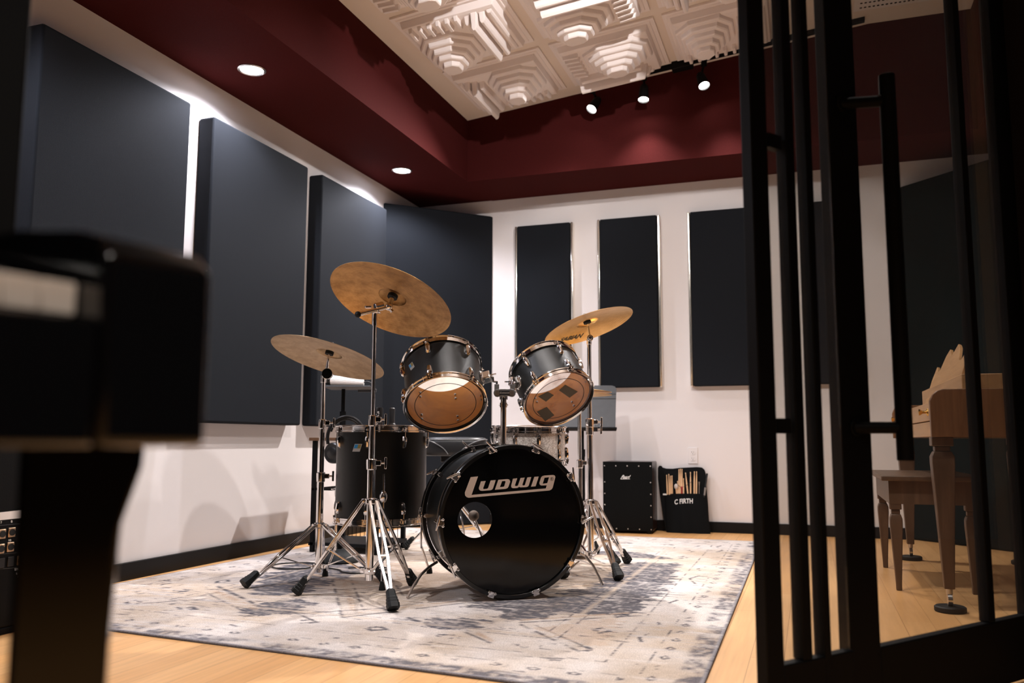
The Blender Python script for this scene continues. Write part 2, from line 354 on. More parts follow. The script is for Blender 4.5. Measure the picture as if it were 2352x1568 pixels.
# dark control room around the camera
a, b = sD(-2.42, 0), sD(-5.2, 0)
wf = MB(); wf.box((a + b) / 2 + UP * 1.6, ((b - a).length, 0.11, 3.2), (DV, NV, UP)); wf.build('wall_front', LINER, kind='structure', smooth=False)
a, b = sD(0.102, 0), sD(1.5, 0)
MB().box((a + b) / 2 + UP * 1.6, ((b - a).length, 0.11, 3.2), (DV, NV, UP)).build('wall_side', DIMW, kind='structure', smooth=False)
cr = MB(); c = V((0.9, -1.6, 0))
cr.box(c + UP * 1.3 - DV * 0.2 + NV * 2.4, (6.5, 0.1, 2.6), (DV, NV, UP)); cr.build('wall_control', GREYW, kind='structure', smooth=False)
MB().box(V((0.6, -0.9, 2.64)) - NV * 0.0, (6.0, 4.2, 0.08), (DV, NV, UP)).build('ceiling_control', GREYW, kind='structure', smooth=False)
h = MB(); h.box(sD(-1.14, 2.95), (2.58, 0.11, 0.75), (DV, NV, UP)); h.build('wall_header', LINER, kind='structure', smooth=False)

# ------------------------------------------------------------------ glass door wall
def bar(mb, s0, s1, z0, z1, d=0.05, off=0.0):
    mb.box(sD((s0 + s1) / 2, (z0 + z1) / 2, off), (s1 - s0, d, z1 - z0), (DV, NV, UP))
ZT = 2.58
jam = MB(); bar(jam, -2.475, -2.408, 0, ZT, 0.12); jam.build('trim_4', BLACKM, kind='structure', bevel=0.003)
def leaf(name, s0, s1, w0, w1, off, label, zr0, zr1, mids=(), p1=None):
    r = thing(name, label, 'glass door', sD((s0 + s1) / 2, 0, off)); r['kind'] = 'structure'
    f = MB(); bar(f, s0, s0 + w0, 0.012, ZT, 0.030, off); bar(f, s1 - w1, s1, 0.012, ZT, 0.030, off)
    bar(f, s0 + w0, p1 or s1 - w1, zr0, zr1, 0.028, off); bar(f, s0 + w0, p1 or s1 - w1, ZT - 0.09, ZT, 0.028, off)
    for a, b in mids: bar(f, a, b, zr1, ZT - 0.09, 0.030, off)
    f.build('frame', BLACKM, r, bevel=0.003)
    g = MB(); bar(g, s0 + w0, p1 or s1 - w1, zr1, ZT - 0.09, 0.006, off); g.build('glass_pane', PANE, r, smooth=False)
    return r
d1 = leaf('door_1', -0.765, 0.100, 0.112, 0.085, 0.0, 'black steel framed glass door with a tall pull handle, piano seen through it', 0.012, 0.175, [(-0.180, -0.152)])  # middle bar stands in for the door edge's reflection in the pane
HO = 0.089
ht, hl = onD(2046, 176, HO), onD(2070, 1058, HO); hs = (((ht + hl) / 2) - P2).dot(DV)
q = MB(); q.cyl(sD(hs, hl.z, HO), sD(hs, ht.z, HO), 0.0185, n=24)
for py in (250, 982):
    z = onD(2030, py, HO * 0.6).z
    q.cyl(sD(hs - 0.078, z, 0.012), sD(hs, z, HO), 0.0135); q.cyl(sD(hs - 0.078, z, 0.014), sD(hs - 0.078, z, 0.022), 0.020, n=20)
q.build('pull_handle', BLACKM, d1, bevel=0.002)
d2 = leaf('door_2', -1.052, -0.846, 0.052, 0.022, 0.012, 'narrow black steel glass leaf beside the doorway opening', 0.012, 0.185, [(-0.938, -0.909)], p1=-0.766)
hb = MB()
for z in (0.672, 1.300): bar(hb, -0.99, -0.948, z - 0.016, z + 0.016, 0.02, 0.012)
hb.build('handle_standoff', BLACKM, d2)
# ------------------------------------------------------------------ acoustic panels
def soft_box(name, x0, x1, y0, y1, z0, z1, m, label, group=None, bev=0.012):
    o = MB().box(((x0 + x1) / 2, (y0 + y1) / 2, (z0 + z1) / 2), (x1 - x0, y1 - y0, z1 - z0)).build(name, m, bevel=bev, seg=3)
    return tag(o, label, 'acoustic panel', group)
G1 = 'thick fabric panels along the left wall'
soft_box('acoustic_panel', XL + 0.001, XL + 0.1, 2.489, 3.375, 0.725, 2.322, PANEL, 'large charcoal fabric wall panel at the left, above the black piano', G1)
soft_box('acoustic_panel', XL + 0.001, XL + 0.1, 3.552, 4.444, 0.725, 2.320, PANEL, 'charcoal fabric wall panel at left, behind the lowest tilted cymbal', G1)
soft_box('acoustic_panel', XL + 0.001, XL + 0.1, 4.605, 5.490, 0.725, 2.326, PANEL, 'charcoal fabric wall panel beside the corner panel, behind the large tilted cymbal', G1)
def corner(name, pts, z0, z1, m, label):
    r = [[V((x, y, z)) for x, y in pts] for z in (z0, z1)]
    return tag(MB().loft(r).build(name, m, bevel=0.012, seg=3), label, 'acoustic panel')
corner('corner_panel', [(-2.336, YB - 0.004), (XL + 0.004, 5.61), (XL + 0.004, 5.69), (-2.42, YB - 0.004)], 0.002, 2.42, PANEL, 'charcoal panel set diagonally across the left back corner behind the drums')
corner('corner_panel', [(0.603, YB - 0.004), (XR - 0.004, 5.50), (XR - 0.004, 5.58), (0.69, YB - 0.004)], 0.002, 2.365, TEAL, 'dark teal panel set across the corner behind the brown piano')
EDGE = mat('polished_edge_strip', (0.90, 0.86, 0.78), 0.14, metal=0.9)
def back_panel(x0, x1, label):
    r = thing('wall_panel', label, 'acoustic panel', V(((x0 + x1) / 2, YB, 1.03)), 'narrow fabric panels on the back wall')
    MB().box(((x0 + x1) / 2, YB - 0.031, 1.668), (x1 - x0, 0.058, 1.278)).build('fabric_face', PANEL, r, bevel=0.008, seg=3)
    for x in (x0 - 0.013, x1 + 0.013):
        MB().box((x, YB - 0.026, 1.668), (0.020, 0.050, 1.282)).build('edge_strip', EDGE, r, bevel=0.006, seg=3)
back_panel(-2.116, -1.690, 'narrow dark panel on the back wall nearest the corner, left of the bright cymbal')
back_panel(-1.454, -1.024, 'narrow dark panel on the back wall directly behind the bright cymbal')
back_panel(-0.778, -0.350, 'dark panel on the back wall just left of the black door frames')
back_panel(0.026, 0.335, 'dark panel on the back wall seen through the glass between door frames')

# ------------------------------------------------------------------ rug
def vnoise(x, y, seed):
    xi = np.floor(x).astype(np.int64); yi = np.floor(y).astype(np.int64); fx = x - xi; fy = y - yi
    fx = fx * fx * (3 - 2 * fx); fy = fy * fy * (3 - 2 * fy)
    def h(a, b):
        n = (a * 374761393 + b * 668265263 + seed * 1442695041) & 0x7fffffff
        n = ((n ^ (n >> 13)) * 1274126177) & 0x7fffffff
        return ((n ^ (n >> 16)) & 0xffff) / 65535.0
    return (h(xi, yi) * (1 - fx) + h(xi + 1, yi) * fx) * (1 - fy) + (h(xi, yi + 1) * (1 - fx) + h(xi + 1, yi + 1) * fx) * fy
def fbm(x, y, seed, o=4):
    s = 0; a = 0.5; t = 0
    for k in range(o): s = s + a * vnoise(x * 2 ** k, y * 2 ** k, seed + k); t += a; a *= 0.55
    return s / t
RFL, RFR, RBR, RBL = V((-2.945, 2.415, 0)), V((-0.285, 2.175, 0)), V((-0.315, 5.735, 0)), V((-2.80, 5.735, 0))
NX, NY = 380, 500
uu, vv = np.meshgrid(np.linspace(0, 1, NX), np.linspace(0, 1, NY))
def bil(u, v, k): return (RFL[k] * (1 - u) + RFR[k] * u) * (1 - v) + (RBL[k] * (1 - u) + RBR[k] * u) * v
X, Y = bil(uu, vv, 0), bil(uu, vv, 1)
Wd, Ht = 2.58, 3.48
a_, b_ = uu * Wd, vv * Ht                                   # metres from the left and the front edge
dl, dr, df, db = a_, Wd - a_, b_, Ht - b_
edge = np.minimum(np.minimum(dl, dr), np.minimum(df, db))
CREAM = np.array([0.69, 0.625, 0.585]); BEIGE = np.array([0.53, 0.43, 0.345]); TAN = np.array([0.47, 0.345, 0.255]); CHAR = np.array([0.050, 0.050, 0.066]); GREY = np.array([0.33, 0.31, 0.325])
col = np.ones((NY, NX, 3)) * CREAM
def put(c, w): global col; w = np.clip(w, 0, 1)[..., None]; col = col * (1 - w) + np.asarray(c) * w
JX = (fbm(X * 9, Y * 40, 201) - 0.5) * 0.16; JY = (fbm(X * 14, Y * 14, 207) - 0.5) * 0.07
def inpoly(px):
    P = [onZ(x, y, 0.01) for x, y in px]; ins = np.zeros(X.shape, bool); n = len(P)
    for i in range(n):
        x1, y1, x2, y2 = P[i].x, P[i].y, P[i - 1].x, P[i - 1].y
        if y1 == y2: continue
        c = ((y1 > Y + JY) != (y2 > Y + JY)) & (X + JX < (x2 - x1) * (Y + JY - y1) / (y2 - y1) + x1); ins ^= c
    return ins.astype(float)
def line(p0, p1, w):
    a, b = onZ(*p0, 0.01), onZ(*p1, 0.01); dx, dy = b.x - a.x, b.y - a.y; L2 = dx * dx + dy * dy
    t = np.clip(((X - a.x) * dx + (Y - a.y) * dy) / L2, 0, 1); d = np.hypot(X - a.x - t * dx, Y - a.y - t * dy)
    return np.clip(1.4 - d / w, 0, 1)
brk = fbm(X * 22, Y * 22, 5); streak = fbm(X * 9, Y * 70, 11); blot = fbm(X * 3.2, Y * 3.2, 21); fine = fbm(X * 60, Y * 60, 31, 3); streak2 = fbm(X * 14, Y * 90, 41)
put(BEIGE, (blot - 0.40) * 3.2)
put(GREY, np.clip((streak - 0.55) * 5, 0, 1) * np.clip((fbm(X * 2.1, Y * 2.1, 83) - 0.45) * 5, 0, 1) * 0.55)
put(TAN, (fbm(X * 4, Y * 4, 77) - 0.58) * 4 * (edge > 0.5))
field = (edge > 0.47)
# wedges and medallion of the field
def lozenge(cx, cy, rx, ry): return np.abs(a_ - cx) / rx + np.abs(b_ - cy) / ry
ctr = lozenge(Wd / 2, Ht / 2, 0.86, 1.25); put(BEIGE * 0.92, (ctr < 1) * field * (0.25 + 0.7 * blot))
for k, cc, w in ((1.0, CHAR, 0.010), (0.93, TAN, 0.02), (0.88, CHAR, 0.007), (0.62, CHAR, 0.008), (0.57, TAN, 0.015)):
    put(cc, np.clip(1.3 - np.abs(ctr - k) / w, 0, 1) * field * (brk > 0.42) * 0.8)
put(TAN * 1.05, (ctr < 0.55) * field * 0.5)
# charcoal corner fields, worn in streaks
wear = np.clip((streak - 0.26) * 7, 0, 1) * np.clip((fine - 0.22) * 4, 0.35, 1)
dark = np.zeros_like(X)
for pl in ([(1440, 1288), (1568, 1294), (1535, 1345), (1470, 1400), (1445, 1414), (1330, 1410), (1160, 1424), (1130, 1398), (1070, 1392), (1090, 1380), (1260, 1372), (1330, 1352), (1390, 1330)],
           [(575, 1352), (610, 1318), (660, 1296), (740, 1288), (850, 1302), (790, 1325), (710, 1356), (640, 1364), (580, 1364)],
           [(540, 1406), (600, 1382), (700, 1370), (716, 1386), (670, 1408), (600, 1414)],
           [(985, 1424), (1040, 1416), (1125, 1422), (1090, 1440), (1010, 1444), (975, 1436)],
           [(1300, 1262), (1450, 1266), (1560, 1284), (1440, 1280)]): dark = np.maximum(dark, inpoly(pl))
put(CHAR * 0.9, dark * wear * 0.96)
put(GREY, dark * 0.25)
for p0, p1, w, cc in (((500, 1345), (600, 1392), 0.010, CHAR), ((486, 1352), (585, 1396), 0.016, TAN), ((470, 1358), (560, 1402), 0.006, CHAR), ((690, 1316), (870, 1346), 0.006, CHAR), ((720, 1318), (840, 1340), 0.022, TAN),
    ((1195, 1428), (1470, 1412), 0.007, CHAR), ((1195, 1432), (1330, 1494), 0.007, CHAR), ((1230, 1434), (1350, 1486), 0.004, CHAR), ((1200, 1422), (1440, 1406), 0.012, TAN),
    ((720, 1405), (880, 1395), 0.006, CHAR), ((880, 1396), (960, 1425), 0.010, CHAR), ((680, 1406), (730, 1428), 0.006, CHAR), ((300, 1386), (470, 1374), 0.006, CHAR), ((280, 1394), (560, 1380), 0.004, TAN),
    ((1060, 1446), (1125, 1474), 0.006, CHAR), ((1085, 1446), (1130, 1470), 0.012, TAN)):
    put(cc, line(p0, p1, w) * np.clip((brk - 0.30) * 5, 0, 1) * 0.9)
put(TAN * 1.12, inpoly([(1225, 1438), (1430, 1420), (1370, 1480), (1340, 1482)]) * 0.55)
# border lines, motifs and worn charcoal edge
for d0, w, cc, th in ((0.285, 0.0045, CHAR, 0.45), (0.49, 0.0045, CHAR, 0.47), (0.545, 0.004, CHAR, 0.42), (0.17, 0.0035, CHAR, 0.5), (0.515, 0.012, BEIGE, 0.3)):
    put(cc, np.clip(1.4 - np.abs(edge - d0) / w, 0, 1) * (brk > th) * np.clip((fine - 0.3) * 4, 0, 1) * 0.8)
run = np.where(np.minimum(dl, dr) < np.minimum(df, db), b_, a_)
def motif(d0, step, size, th, seed):
    t = (run / step) % 1.0 - 0.5; dd = np.abs(t * step) / size + np.abs(edge - d0) / (size * 0.7)
    k = np.abs(dd - 0.75) < 0.3; return k * (fbm(X * 30, Y * 30, seed) > th)
put(CHAR * 1.2, motif(0.135, 0.115, 0.024, 0.40, 51) * 0.85)
put(CHAR * 1.2, motif(0.385, 0.27, 0.055, 0.45, 53) * 0.85 * (streak2 > 0.4))
zig = np.abs(((run / 0.31) % 1.0) - 0.5) * 0.10 + 0.20
put(CHAR * 1.2, np.clip(1.5 - np.abs(edge - zig) / 0.006, 0, 1) * (fbm(X * 7, Y * 7, 61) > 0.60) * 0.9)
put(CHAR * 1.5, np.clip((0.085 - edge) / 0.02, 0, 1) * np.clip((fbm(X * 16, Y * 16, 71) - 0.36) * 6, 0, 1) * np.clip((fine - 0.25) * 3, 0.3, 1) * 0.85 * np.where(dl < 0.09, 0.3, 1) * np.where(db < 0.09, 0.35, 1))
put(GREY * 0.9, np.clip((0.012 - edge) / 0.004, 0, 1) * 0.9)
# scattered worn streaks
put(CHAR * 1.3, np.clip((streak2 - 0.66) * 12, 0, 1) * (fbm(X * 5, Y * 5, 91) > 0.52) * 0.75)
put(CREAM * 1.06, np.clip((streak - 0.60) * 6, 0, 1) * 0.5 * (1 - dark))
col *= (0.90 + 0.20 * fine)[..., None]
me = bpy.data.meshes.new('area_rug')
zz = 0.008 + 0.0006 * (fine - 0.5)
co = np.stack([X, Y, zz], -1).reshape(-1, 3)
idx = np.arange(NX * NY).reshape(NY, NX)
quads = np.stack([idx[:-1, :-1], idx[:-1, 1:], idx[1:, 1:], idx[1:, :-1]], -1).reshape(-1, 4)
per = np.concatenate([idx[0, :], idx[1:, -1], idx[-1, -2::-1], idx[-2:0:-1, 0]])
skirt = co[per].copy(); skirt[:, 2] = 0.0005; base = NX * NY; m_ = len(per)
sk = np.stack([per, base + np.arange(m_), base + (np.arange(m_) + 1) % m_, np.roll(per, -1)], -1)
allco = np.concatenate([co, skirt]); allq = np.concatenate([quads, sk])
me.vertices.add(len(allco)); me.vertices.foreach_set('co', allco.ravel())
me.loops.add(allq.size); me.loops.foreach_set('vertex_index', allq.ravel().astype(np.int32))
me.polygons.add(len(allq)); me.polygons.foreach_set('loop_start', np.arange(0, allq.size, 4, dtype=np.int32))
me.update(); me.validate()
at_ = me.color_attributes.new('pattern', 'FLOAT_COLOR', 'POINT')
rgba = np.ones((len(allco), 4), np.float32); rgba[:base, :3] = np.clip(col, 0, 1).reshape(-1, 3); rgba[base:, :3] = (0.07, 0.07, 0.085)
at_.data.foreach_set('color', rgba.ravel())
RUGM = bpy.data.materials.new('woven_rug'); RUGM.use_nodes = True; nt = RUGM.node_tree; bs = nt.nodes['Principled BSDF']
vc = nt.nodes.new('ShaderNodeVertexColor'); vc.layer_name = 'pattern'; tcn = nt.nodes.new('ShaderNodeTexCoord')
nz = nt.nodes.new('ShaderNodeTexNoise'); nz.inputs['Scale'].default_value = 260; nz.inputs['Detail'].default_value = 2
rp = nt.nodes.new('ShaderNodeMapRange'); rp.inputs[1].default_value = 0.3; rp.inputs[2].default_value = 0.7; rp.inputs[3].default_value = 0.72; rp.inputs[4].default_value = 1.22
mx = nt.nodes.new('ShaderNodeMix'); mx.data_type = 'RGBA'; mx.blend_type = 'MULTIPLY'; mx.inputs[0].default_value = 1
bp = nt.nodes.new('ShaderNodeBump'); bp.inputs['Strength'].default_value = 0.5; bp.inputs['Distance'].default_value = 0.003
nt.links.new(tcn.outputs['Object'], nz.inputs['Vector']); nt.links.new(nz.outputs['Fac'], rp.inputs[0]); nt.links.new(vc.outputs[0], mx.inputs[6]); nt.links.new(rp.outputs[0], mx.inputs[7])
nt.links.new(mx.outputs[2], bs.inputs['Base Color']); nt.links.new(nz.outputs['Fac'], bp.inputs['Height']); nt.links.new(bp.outputs[0], bs.inputs['Normal'])
sset(bs, 'Roughness', 0.95); sset(bs, 'Specular IOR Level', 0.1)
me.materials.append(RUGM)
rug = bpy.data.objects.new('area_rug', me); COL.objects.link(rug)
tag(rug, 'large distressed cream and charcoal rug under the drum kit', 'rug')

# ------------------------------------------------------------------ ceiling diffusers, vent, lights
def diffuser(x0, y0, var, label):
    S = 0.635
    r = thing('ceiling_diffuser', label, 'sound diffuser', V((x0 + S / 2, y0 + S / 2, zc(x0 + S / 2))), 'moulded white diffuser tiles on the ceiling')
    def P(u, v, h):
        if var % 2: u, v = v, u
        if var // 2 % 2: u = 1 - u
        if var // 4 % 2: v = 1 - v
        x = x0 + S * u; return V((x, y0 + S * v, zc(x) - 0.012 - h * 1.3))
    m = MB()
    def step(poly, h0, h1, ins):
        cu = sum(p[0] for p in poly) / len(poly); cv = sum(p[1] for p in poly) / len(poly)
        rr = lambda k, h: [P(cu + (u - cu) * k, cv + (v - cv) * k, h) for u, v in poly]
        m.loft([rr(1.0, h0), rr(1 - ins * 0.35, h0 + (h1 - h0) * 0.85), rr(1 - ins, h1)])
    step([(0.015, 0.015), (0.985, 0.015), (0.985, 0.985), (0.015, 0.985)], -0.010, 0.006, 0.02)
    step([(0.05, 0.05), (0.95, 0.05), (0.95, 0.95), (0.05, 0.95)], 0.006, 0.042, 0.10)
    for k in range(5):                                       # nested six-sided stairs
        a, b_ = 0.275 - 0.047 * k, 0.33 - 0.056 * k; cu, cv = 0.655, 0.60
        step([(cu - a, cv - b_ * 0.45), (cu - a * 0.35, cv - b_), (cu + a * 0.6, cv - b_), (cu + a, cv - b_ * 0.5), (cu + a, cv + b_ * 0.62), (cu + a * 0.5, cv + b_), (cu - a * 0.6, cv + b_), (cu - a, cv + b_ * 0.5)], 0.030 + 0.022 * k, 0.062 + 0.022 * k, 0.07 + 0.012 * k)
    for k, (c, hh_) in enumerate(((0.115, 0.055), (0.185, 0.085), (0.255, 0.115), (0.325, 0.080))):      # long ridges
        e0, e1 = 0.09 + 0.02 * (k % 2), 0.90 - 0.03 * k; w_ = 0.030
        m.loft([[P(c - w_, e0, 0.02), P(c + w_, e0, 0.02), P(c + w_, e1, 0.02), P(c - w_, e1, 0.02)], [P(c - w_ * 0.75, e0 + 0.03, hh_ * 0.9), P(c + w_ * 0.75, e0 + 0.03, hh_ * 0.9), P(c + w_ * 0.75, e1 - 0.03, hh_ * 0.9), P(c - w_ * 0.75, e1 - 0.03, hh_ * 0.9)],
                [P(c - w_ * 0.35, e0 + 0.04, hh_), P(c + w_ * 0.35, e0 + 0.04, hh_), P(c + w_ * 0.35, e1 - 0.04, hh_), P(c - w_ * 0.35, e1 - 0.04, hh_)]])
    for k in range(6):                                       # low cross ribs
        c = 0.42 + 0.088 * k; w_ = 0.024
        m.loft([[P(c - w_, 0.07, 0.02), P(c + w_, 0.07, 0.02), P(c + w_, 0.24, 0.02), P(c - w_, 0.24, 0.02)], [P(c - w_ * 0.6, 0.09, 0.060), P(c + w_ * 0.6, 0.09, 0.060), P(c + w_ * 0.6, 0.235, 0.066), P(c - w_ * 0.6, 0.235, 0.066)]])
    m.build('moulded_face', DIFF, r, ang=20, bevel=0.003, seg=2)
    f = MB()
    for (xa, ya, xb, yb) in ((x0 - 0.012, y0 - 0.012, x0 + S + 0.012, y0 + 0.02), (x0 - 0.012, y0 + S - 0.02, x0 + S + 0.012, y0 + S + 0.012), (x0 - 0.012, y0 + 0.02, x0 + 0.02, y0 + S - 0.02), (x0 + S - 0.02, y0 + 0.02, x0 + S + 0.012, y0 + S - 0.02)):
        f.loft([[V((xa, ya, zc(xa) - 0.014)), V((xb, ya, zc(xb) - 0.014)), V((xb, yb, zc(xb) - 0.014)), V((xa, yb, zc(xa) - 0.014))], [V((xa, ya, zc(xa) - 0.001)), V((xb, ya, zc(xb) - 0.001)), V((xb, yb, zc(xb) - 0.001)), V((xa, yb, zc(xa) - 0.001))]])
    f.build('flange', DIFF, r, smooth=False)
XD = (-2.178, -1.456, -0.745)
names = {(0, 0): 'white moulded ceiling diffuser nearest the inner corner of the red soffit', (0, 1): 'brightly lit white ceiling diffuser with deep ridges, second along the left red soffit', (0, 2): 'white ceiling diffuser cut by the top of the photo, third along the left red soffit',
         (1, 0): 'white ceiling diffuser above the leftmost track spotlight', (1, 1): 'white ceiling diffuser in the middle column, second from the spotlight track', (2, 0): 'white ceiling diffuser next to the black door frame, above the rightmost spotlight',
         (2, 1): 'white ceiling diffuser in the right column at the top, behind the door frame'}
for (i, j), lb in names.items(): diffuser(XD[i], 4.912 - 0.752 * j, {(0, 0): 4, (0, 1): 2, (0, 2): 1, (1, 0): 5, (1, 1): 3, (2, 0): 6, (2, 1): 0}[(i, j)], lb)

def grille(x0, x1, y0, y1, z):
    r = thing('ceiling_vent', 'perforated white air vent at the top edge seen through the glass door', 'vent', V(((x0 + x1) / 2, (y0 + y1) / 2, z)))
    h = MB(); h.box(((x0 + x1) / 2, (y0 + y1) / 2, z - 0.006), (x1 - x0, y1 - y0, 0.012))
    for i in range(22):
        for j in range(9):
            c = V((x0 + 0.04 + (x1 - x0 - 0.08) * i / 21, y0 + 0.04 + (y1 - y0 - 0.08) * j / 8, z - 0.0125)); h.cyl(c + UP * 0.001, c - UP * 0.0012, 0.008, n=8, m=1)
    h.build('perforated_plate', [WHITE, DARKHOLE], r, smooth=False)
grille(0.35, 0.95, 4.95, 5.50, zc(0.6))

SPOTS = []
def spot(loc, aim, watt, ang, blend, col, rad):
    l = bpy.data.lights.new('lamp', 'SPOT'); l.energy = watt; l.spot_size = R_(ang); l.spot_blend = blend; l.color = col; l.shadow_soft_size = rad
    o = bpy.data.objects.new('lamp', l); COL.objects.link(o); o.location = loc; o.rotation_euler = (V(aim) - V(loc)).to_track_quat('-Z', 'Y').to_euler()
    return o
DL = [(-2.675, 3.565, 'recessed ceiling downlight nearer the camera in the dark red soffit'), (-2.683, 5.319, 'recessed ceiling downlight near the back corner of the dark red soffit'), (-2.67, 1.80, 'recessed downlight of the red soffit outside the picture')]
for x, y, lb in DL:
    r = thing('recessed_light', lb, 'ceiling light', V((x, y, ZS)), 'recessed downlights in the left soffit')
    t = MB(); t.lathe((x, y, ZS), V((0, 0, -1)), [(0.058, -0.0005), (0.072, -0.0005), (0.072, 0.004), (0.064, 0.008), (0.058, 0.004)], 40, closed=True); t.build('trim_ring', STEEL, r)
    t = MB(); t.lathe((x, y, ZS), V((0, 0, -1)), [(0.0, 0.003), (0.058, 0.002)], 40); t.build('lens', LAMPCOOL, r)
    spot((x, y, ZS - 0.012), (x, y, 0), 74, 148, 0.5, (0.90, 0.90, 1.0), 0.04)
# track with three visible heads
TY = 5.615
tr = thing('track_rail', 'black lighting track fixed to the ceiling above the back soffit', 'light track', V((-0.9, TY, zc(-0.9))))
def slab(mb, x0, x1, y0, y1, d0, d1): mb.loft([[V((x, y, zc(x) - d0)), V((x, y2, zc(x) - d0)), V((x, y2, zc(x) - d1)), V((x, y, zc(x) - d1))] for x in (x0, x1) for y, y2 in ((y0, y1),)])
m = MB(); slab(m, -1.42, 0.42, TY - 0.018, TY + 0.018, 0.001, 0.028); m.build('rail', BLACKM, tr, bevel=0.002)
m = MB(); slab(m, -0.80, -0.66, TY - 0.045, TY + 0.03, 0.001, 0.055); m.build('power_feed', BLACKM, tr, bevel=0.004)
HEADS = [((1359, 250), 'black track spotlight at the left end, shining straight at the camera', (-2.3, 4.0, 0.5), 225, 104), ((1478, 228), 'middle black track spotlight above the red soffit', (-1.0, 4.85, 0.0), 36, 104), ((1617, 196), 'black track spotlight at right, beside the door frame', (0.25, 4.35, 0.1), 95, 96)]
for (px, py), lb, aim, wt, an in HEADS:
    lens = onY(px, py, TY - 0.03); top = V((lens.x, TY, zc(lens.x) - 0.034)); d = (V(aim) - lens).normalized()
    r = thing('track_spotlight', lb, 'spotlight', top, 'spotlights on the ceiling track')
    bk = lens - d * 0.10
    MB().lathe(lens, d, [(0.0, -0.115), (0.022, -0.112), (0.030, -0.09), (0.034, -0.03), (0.040, 0.006), (0.036, 0.006), (0.033, -0.006)], 28).build('lamp_can', BLACKM, r)
    MB().lathe(lens, d, [(0.0, -0.002), (0.0345, -0.006)], 28).build('lens', LAMPWARM, r)
    m = MB(); m.cyl(top, top - UP * 0.03, 0.02, n=20); m.tube([top - UP * 0.02, (top + bk) / 2 - UP * 0.01 + V((0, 0.01, 0)), bk + d * 0.04], 0.008); m.build('stem', BLACKM, r)
    spot(lens + d * 0.012, aim, wt, an, 0.75, (1.0, 0.945, 0.925), 0.025)
# the matching track nearer the door, out of the picture
tr2 = thing('track_rail', 'second lighting track on the ceiling nearer the door, above the picture', 'light track', V((-0.9, 2.75, zc(-0.9))))
m = MB(); slab(m, -1.9, 0.4, 2.732, 2.768, 0.001, 0.028); m.build('rail', BLACKM, tr2, bevel=0.002)
for x, aim, w, an, bl in ((-1.5, (-1.15, 6.26, 0.1), 74, 71, 0.2), (-0.6, (-0.35, 6.26, 0.1), 74, 69, 0.2), (0.15, (-2.7, 4.0, 0.9), 50, 62, 0.5), (-0.1, (-1.7, 4.65, 3.07), 135, 60, 0.7), (-0.95, (-1.25, 2.4, 0), 112, 110, 0.7), (0.36, (0.32, 3.25, 0), 42, 150, 0.6)):  # final pair is added fill for the rug front and the door side
    top = V((x, 2.75, zc(x) - 0.034)); lens = top + V((0, 0.03, -0.15)); d = (V(aim) - lens).normalized(); bk = lens - d * 0.1
    r = thing('track_spotlight', 'black spotlight on the nearer ceiling track, above the picture', 'spotlight', top, 'spotlights on the nearer ceiling track')
    MB().lathe(lens, d, [(0.0, -0.115), (0.022, -0.112), (0.030, -0.09), (0.034, -0.03), (0.040, 0.006), (0.036, 0.006), (0.033, -0.006)], 28).build('lamp_can', BLACKM, r)
    MB().lathe(lens, d, [(0.0, -0.002), (0.0345, -0.006)], 28).build('lens', LAMPWARM, r)
    m = MB(); m.cyl(top, top - UP * 0.03, 0.02, n=20); m.tube([top - UP * 0.02, bk + d * 0.04], 0.008); m.build('stem', BLACKM, r)
    spot(lens + d * 0.012, aim, w, an, bl, (1.0, 0.945, 0.925), 0.03)
for x, y in ((0.55, -0.35),):
    r = thing('recessed_light', 'recessed downlight in the control room ceiling behind the camera', 'ceiling light', V((x, y, 2.60)), 'control room downlights')
    MB().lathe((x, y, 2.60), V((0, 0, -1)), [(0.058, 0.0005), (0.072, 0.0005), (0.072, 0.004), (0.064, 0.008), (0.058, 0.004)], 40, closed=True).build('trim_ring', STEEL, r)
    MB().lathe((x, y, 2.60), V((0, 0, -1)), [(0.0, 0.003), (0.058, 0.002)], 40).build('lens', LAMPCOOL, r)
    spot((x, y, 2.585), (x, y, 0), 95, 120, 0.5, (1.0, 0.90, 0.80), 0.045)
w = bpy.data.worlds.new('world'); SC.world = w; w.use_nodes = True
w.node_tree.nodes['Background'].inputs[0].default_value = (0.55, 0.5, 0.52, 1); w.node_tree.nodes['Background'].inputs[1].default_value = 0.02
vs_ = SC.view_settings; vs_.view_transform = 'Standard'; vs_.look = 'None'; vs_.exposure = 0.55; vs_.gamma = 1.0; vs_.use_curve_mapping = False
SC.cycles.use_denoising = True; SC.cycles.max_bounces = 8; SC.cycles.transparent_max_bounces = 16; SC.cycles.sample_clamp_indirect = 6.0
# ------------------------------------------------------------------ drum building blocks
def disc_pose(cx, cy, a, b, th, R, D=None):
    """centre and upward axis of a round rim seen as an ellipse (underside towards the lens)"""
    D = D or R * FPX / a; c = at(cx, cy, D); v = ray(cx, cy).normalized()
    m = (math.sin(R_(th)), -math.cos(R_(th))); e = RT * m[0] - UPV * m[1]; e = (e - v * e.dot(v)).normalized(); k = b / a
    return c, (e * math.sqrt(1 - k * k) + v * k).normalized()
def lug(mb, p, out, ax, L=0.042, w=0.0095, h=0.016):
    """teardrop casting on the shell: p on the shell, out outward, ax along the shell towards its hoop"""
    sd = out.cross(ax).normalized(); rings = []
    for t, ww, hh in ((-0.5, 0.45, 0.25), (-0.38, 0.8, 0.75), (0.0, 1.0, 1.0), (0.3, 1.0, 1.0), (0.46, 0.8, 0.75), (0.5, 0.5, 0.5)):
        rings.append([p + ax * (t * L) + sd * (w * ww * x) + out * (h * hh * y) for x, y in ((-1, -0.1), (1, -0.1), (1, 0.55), (0.6, 0.92), (0.2, 1), (-0.2, 1), (-0.6, 0.92), (-1, 0.55))])
    mb.loft(rings)
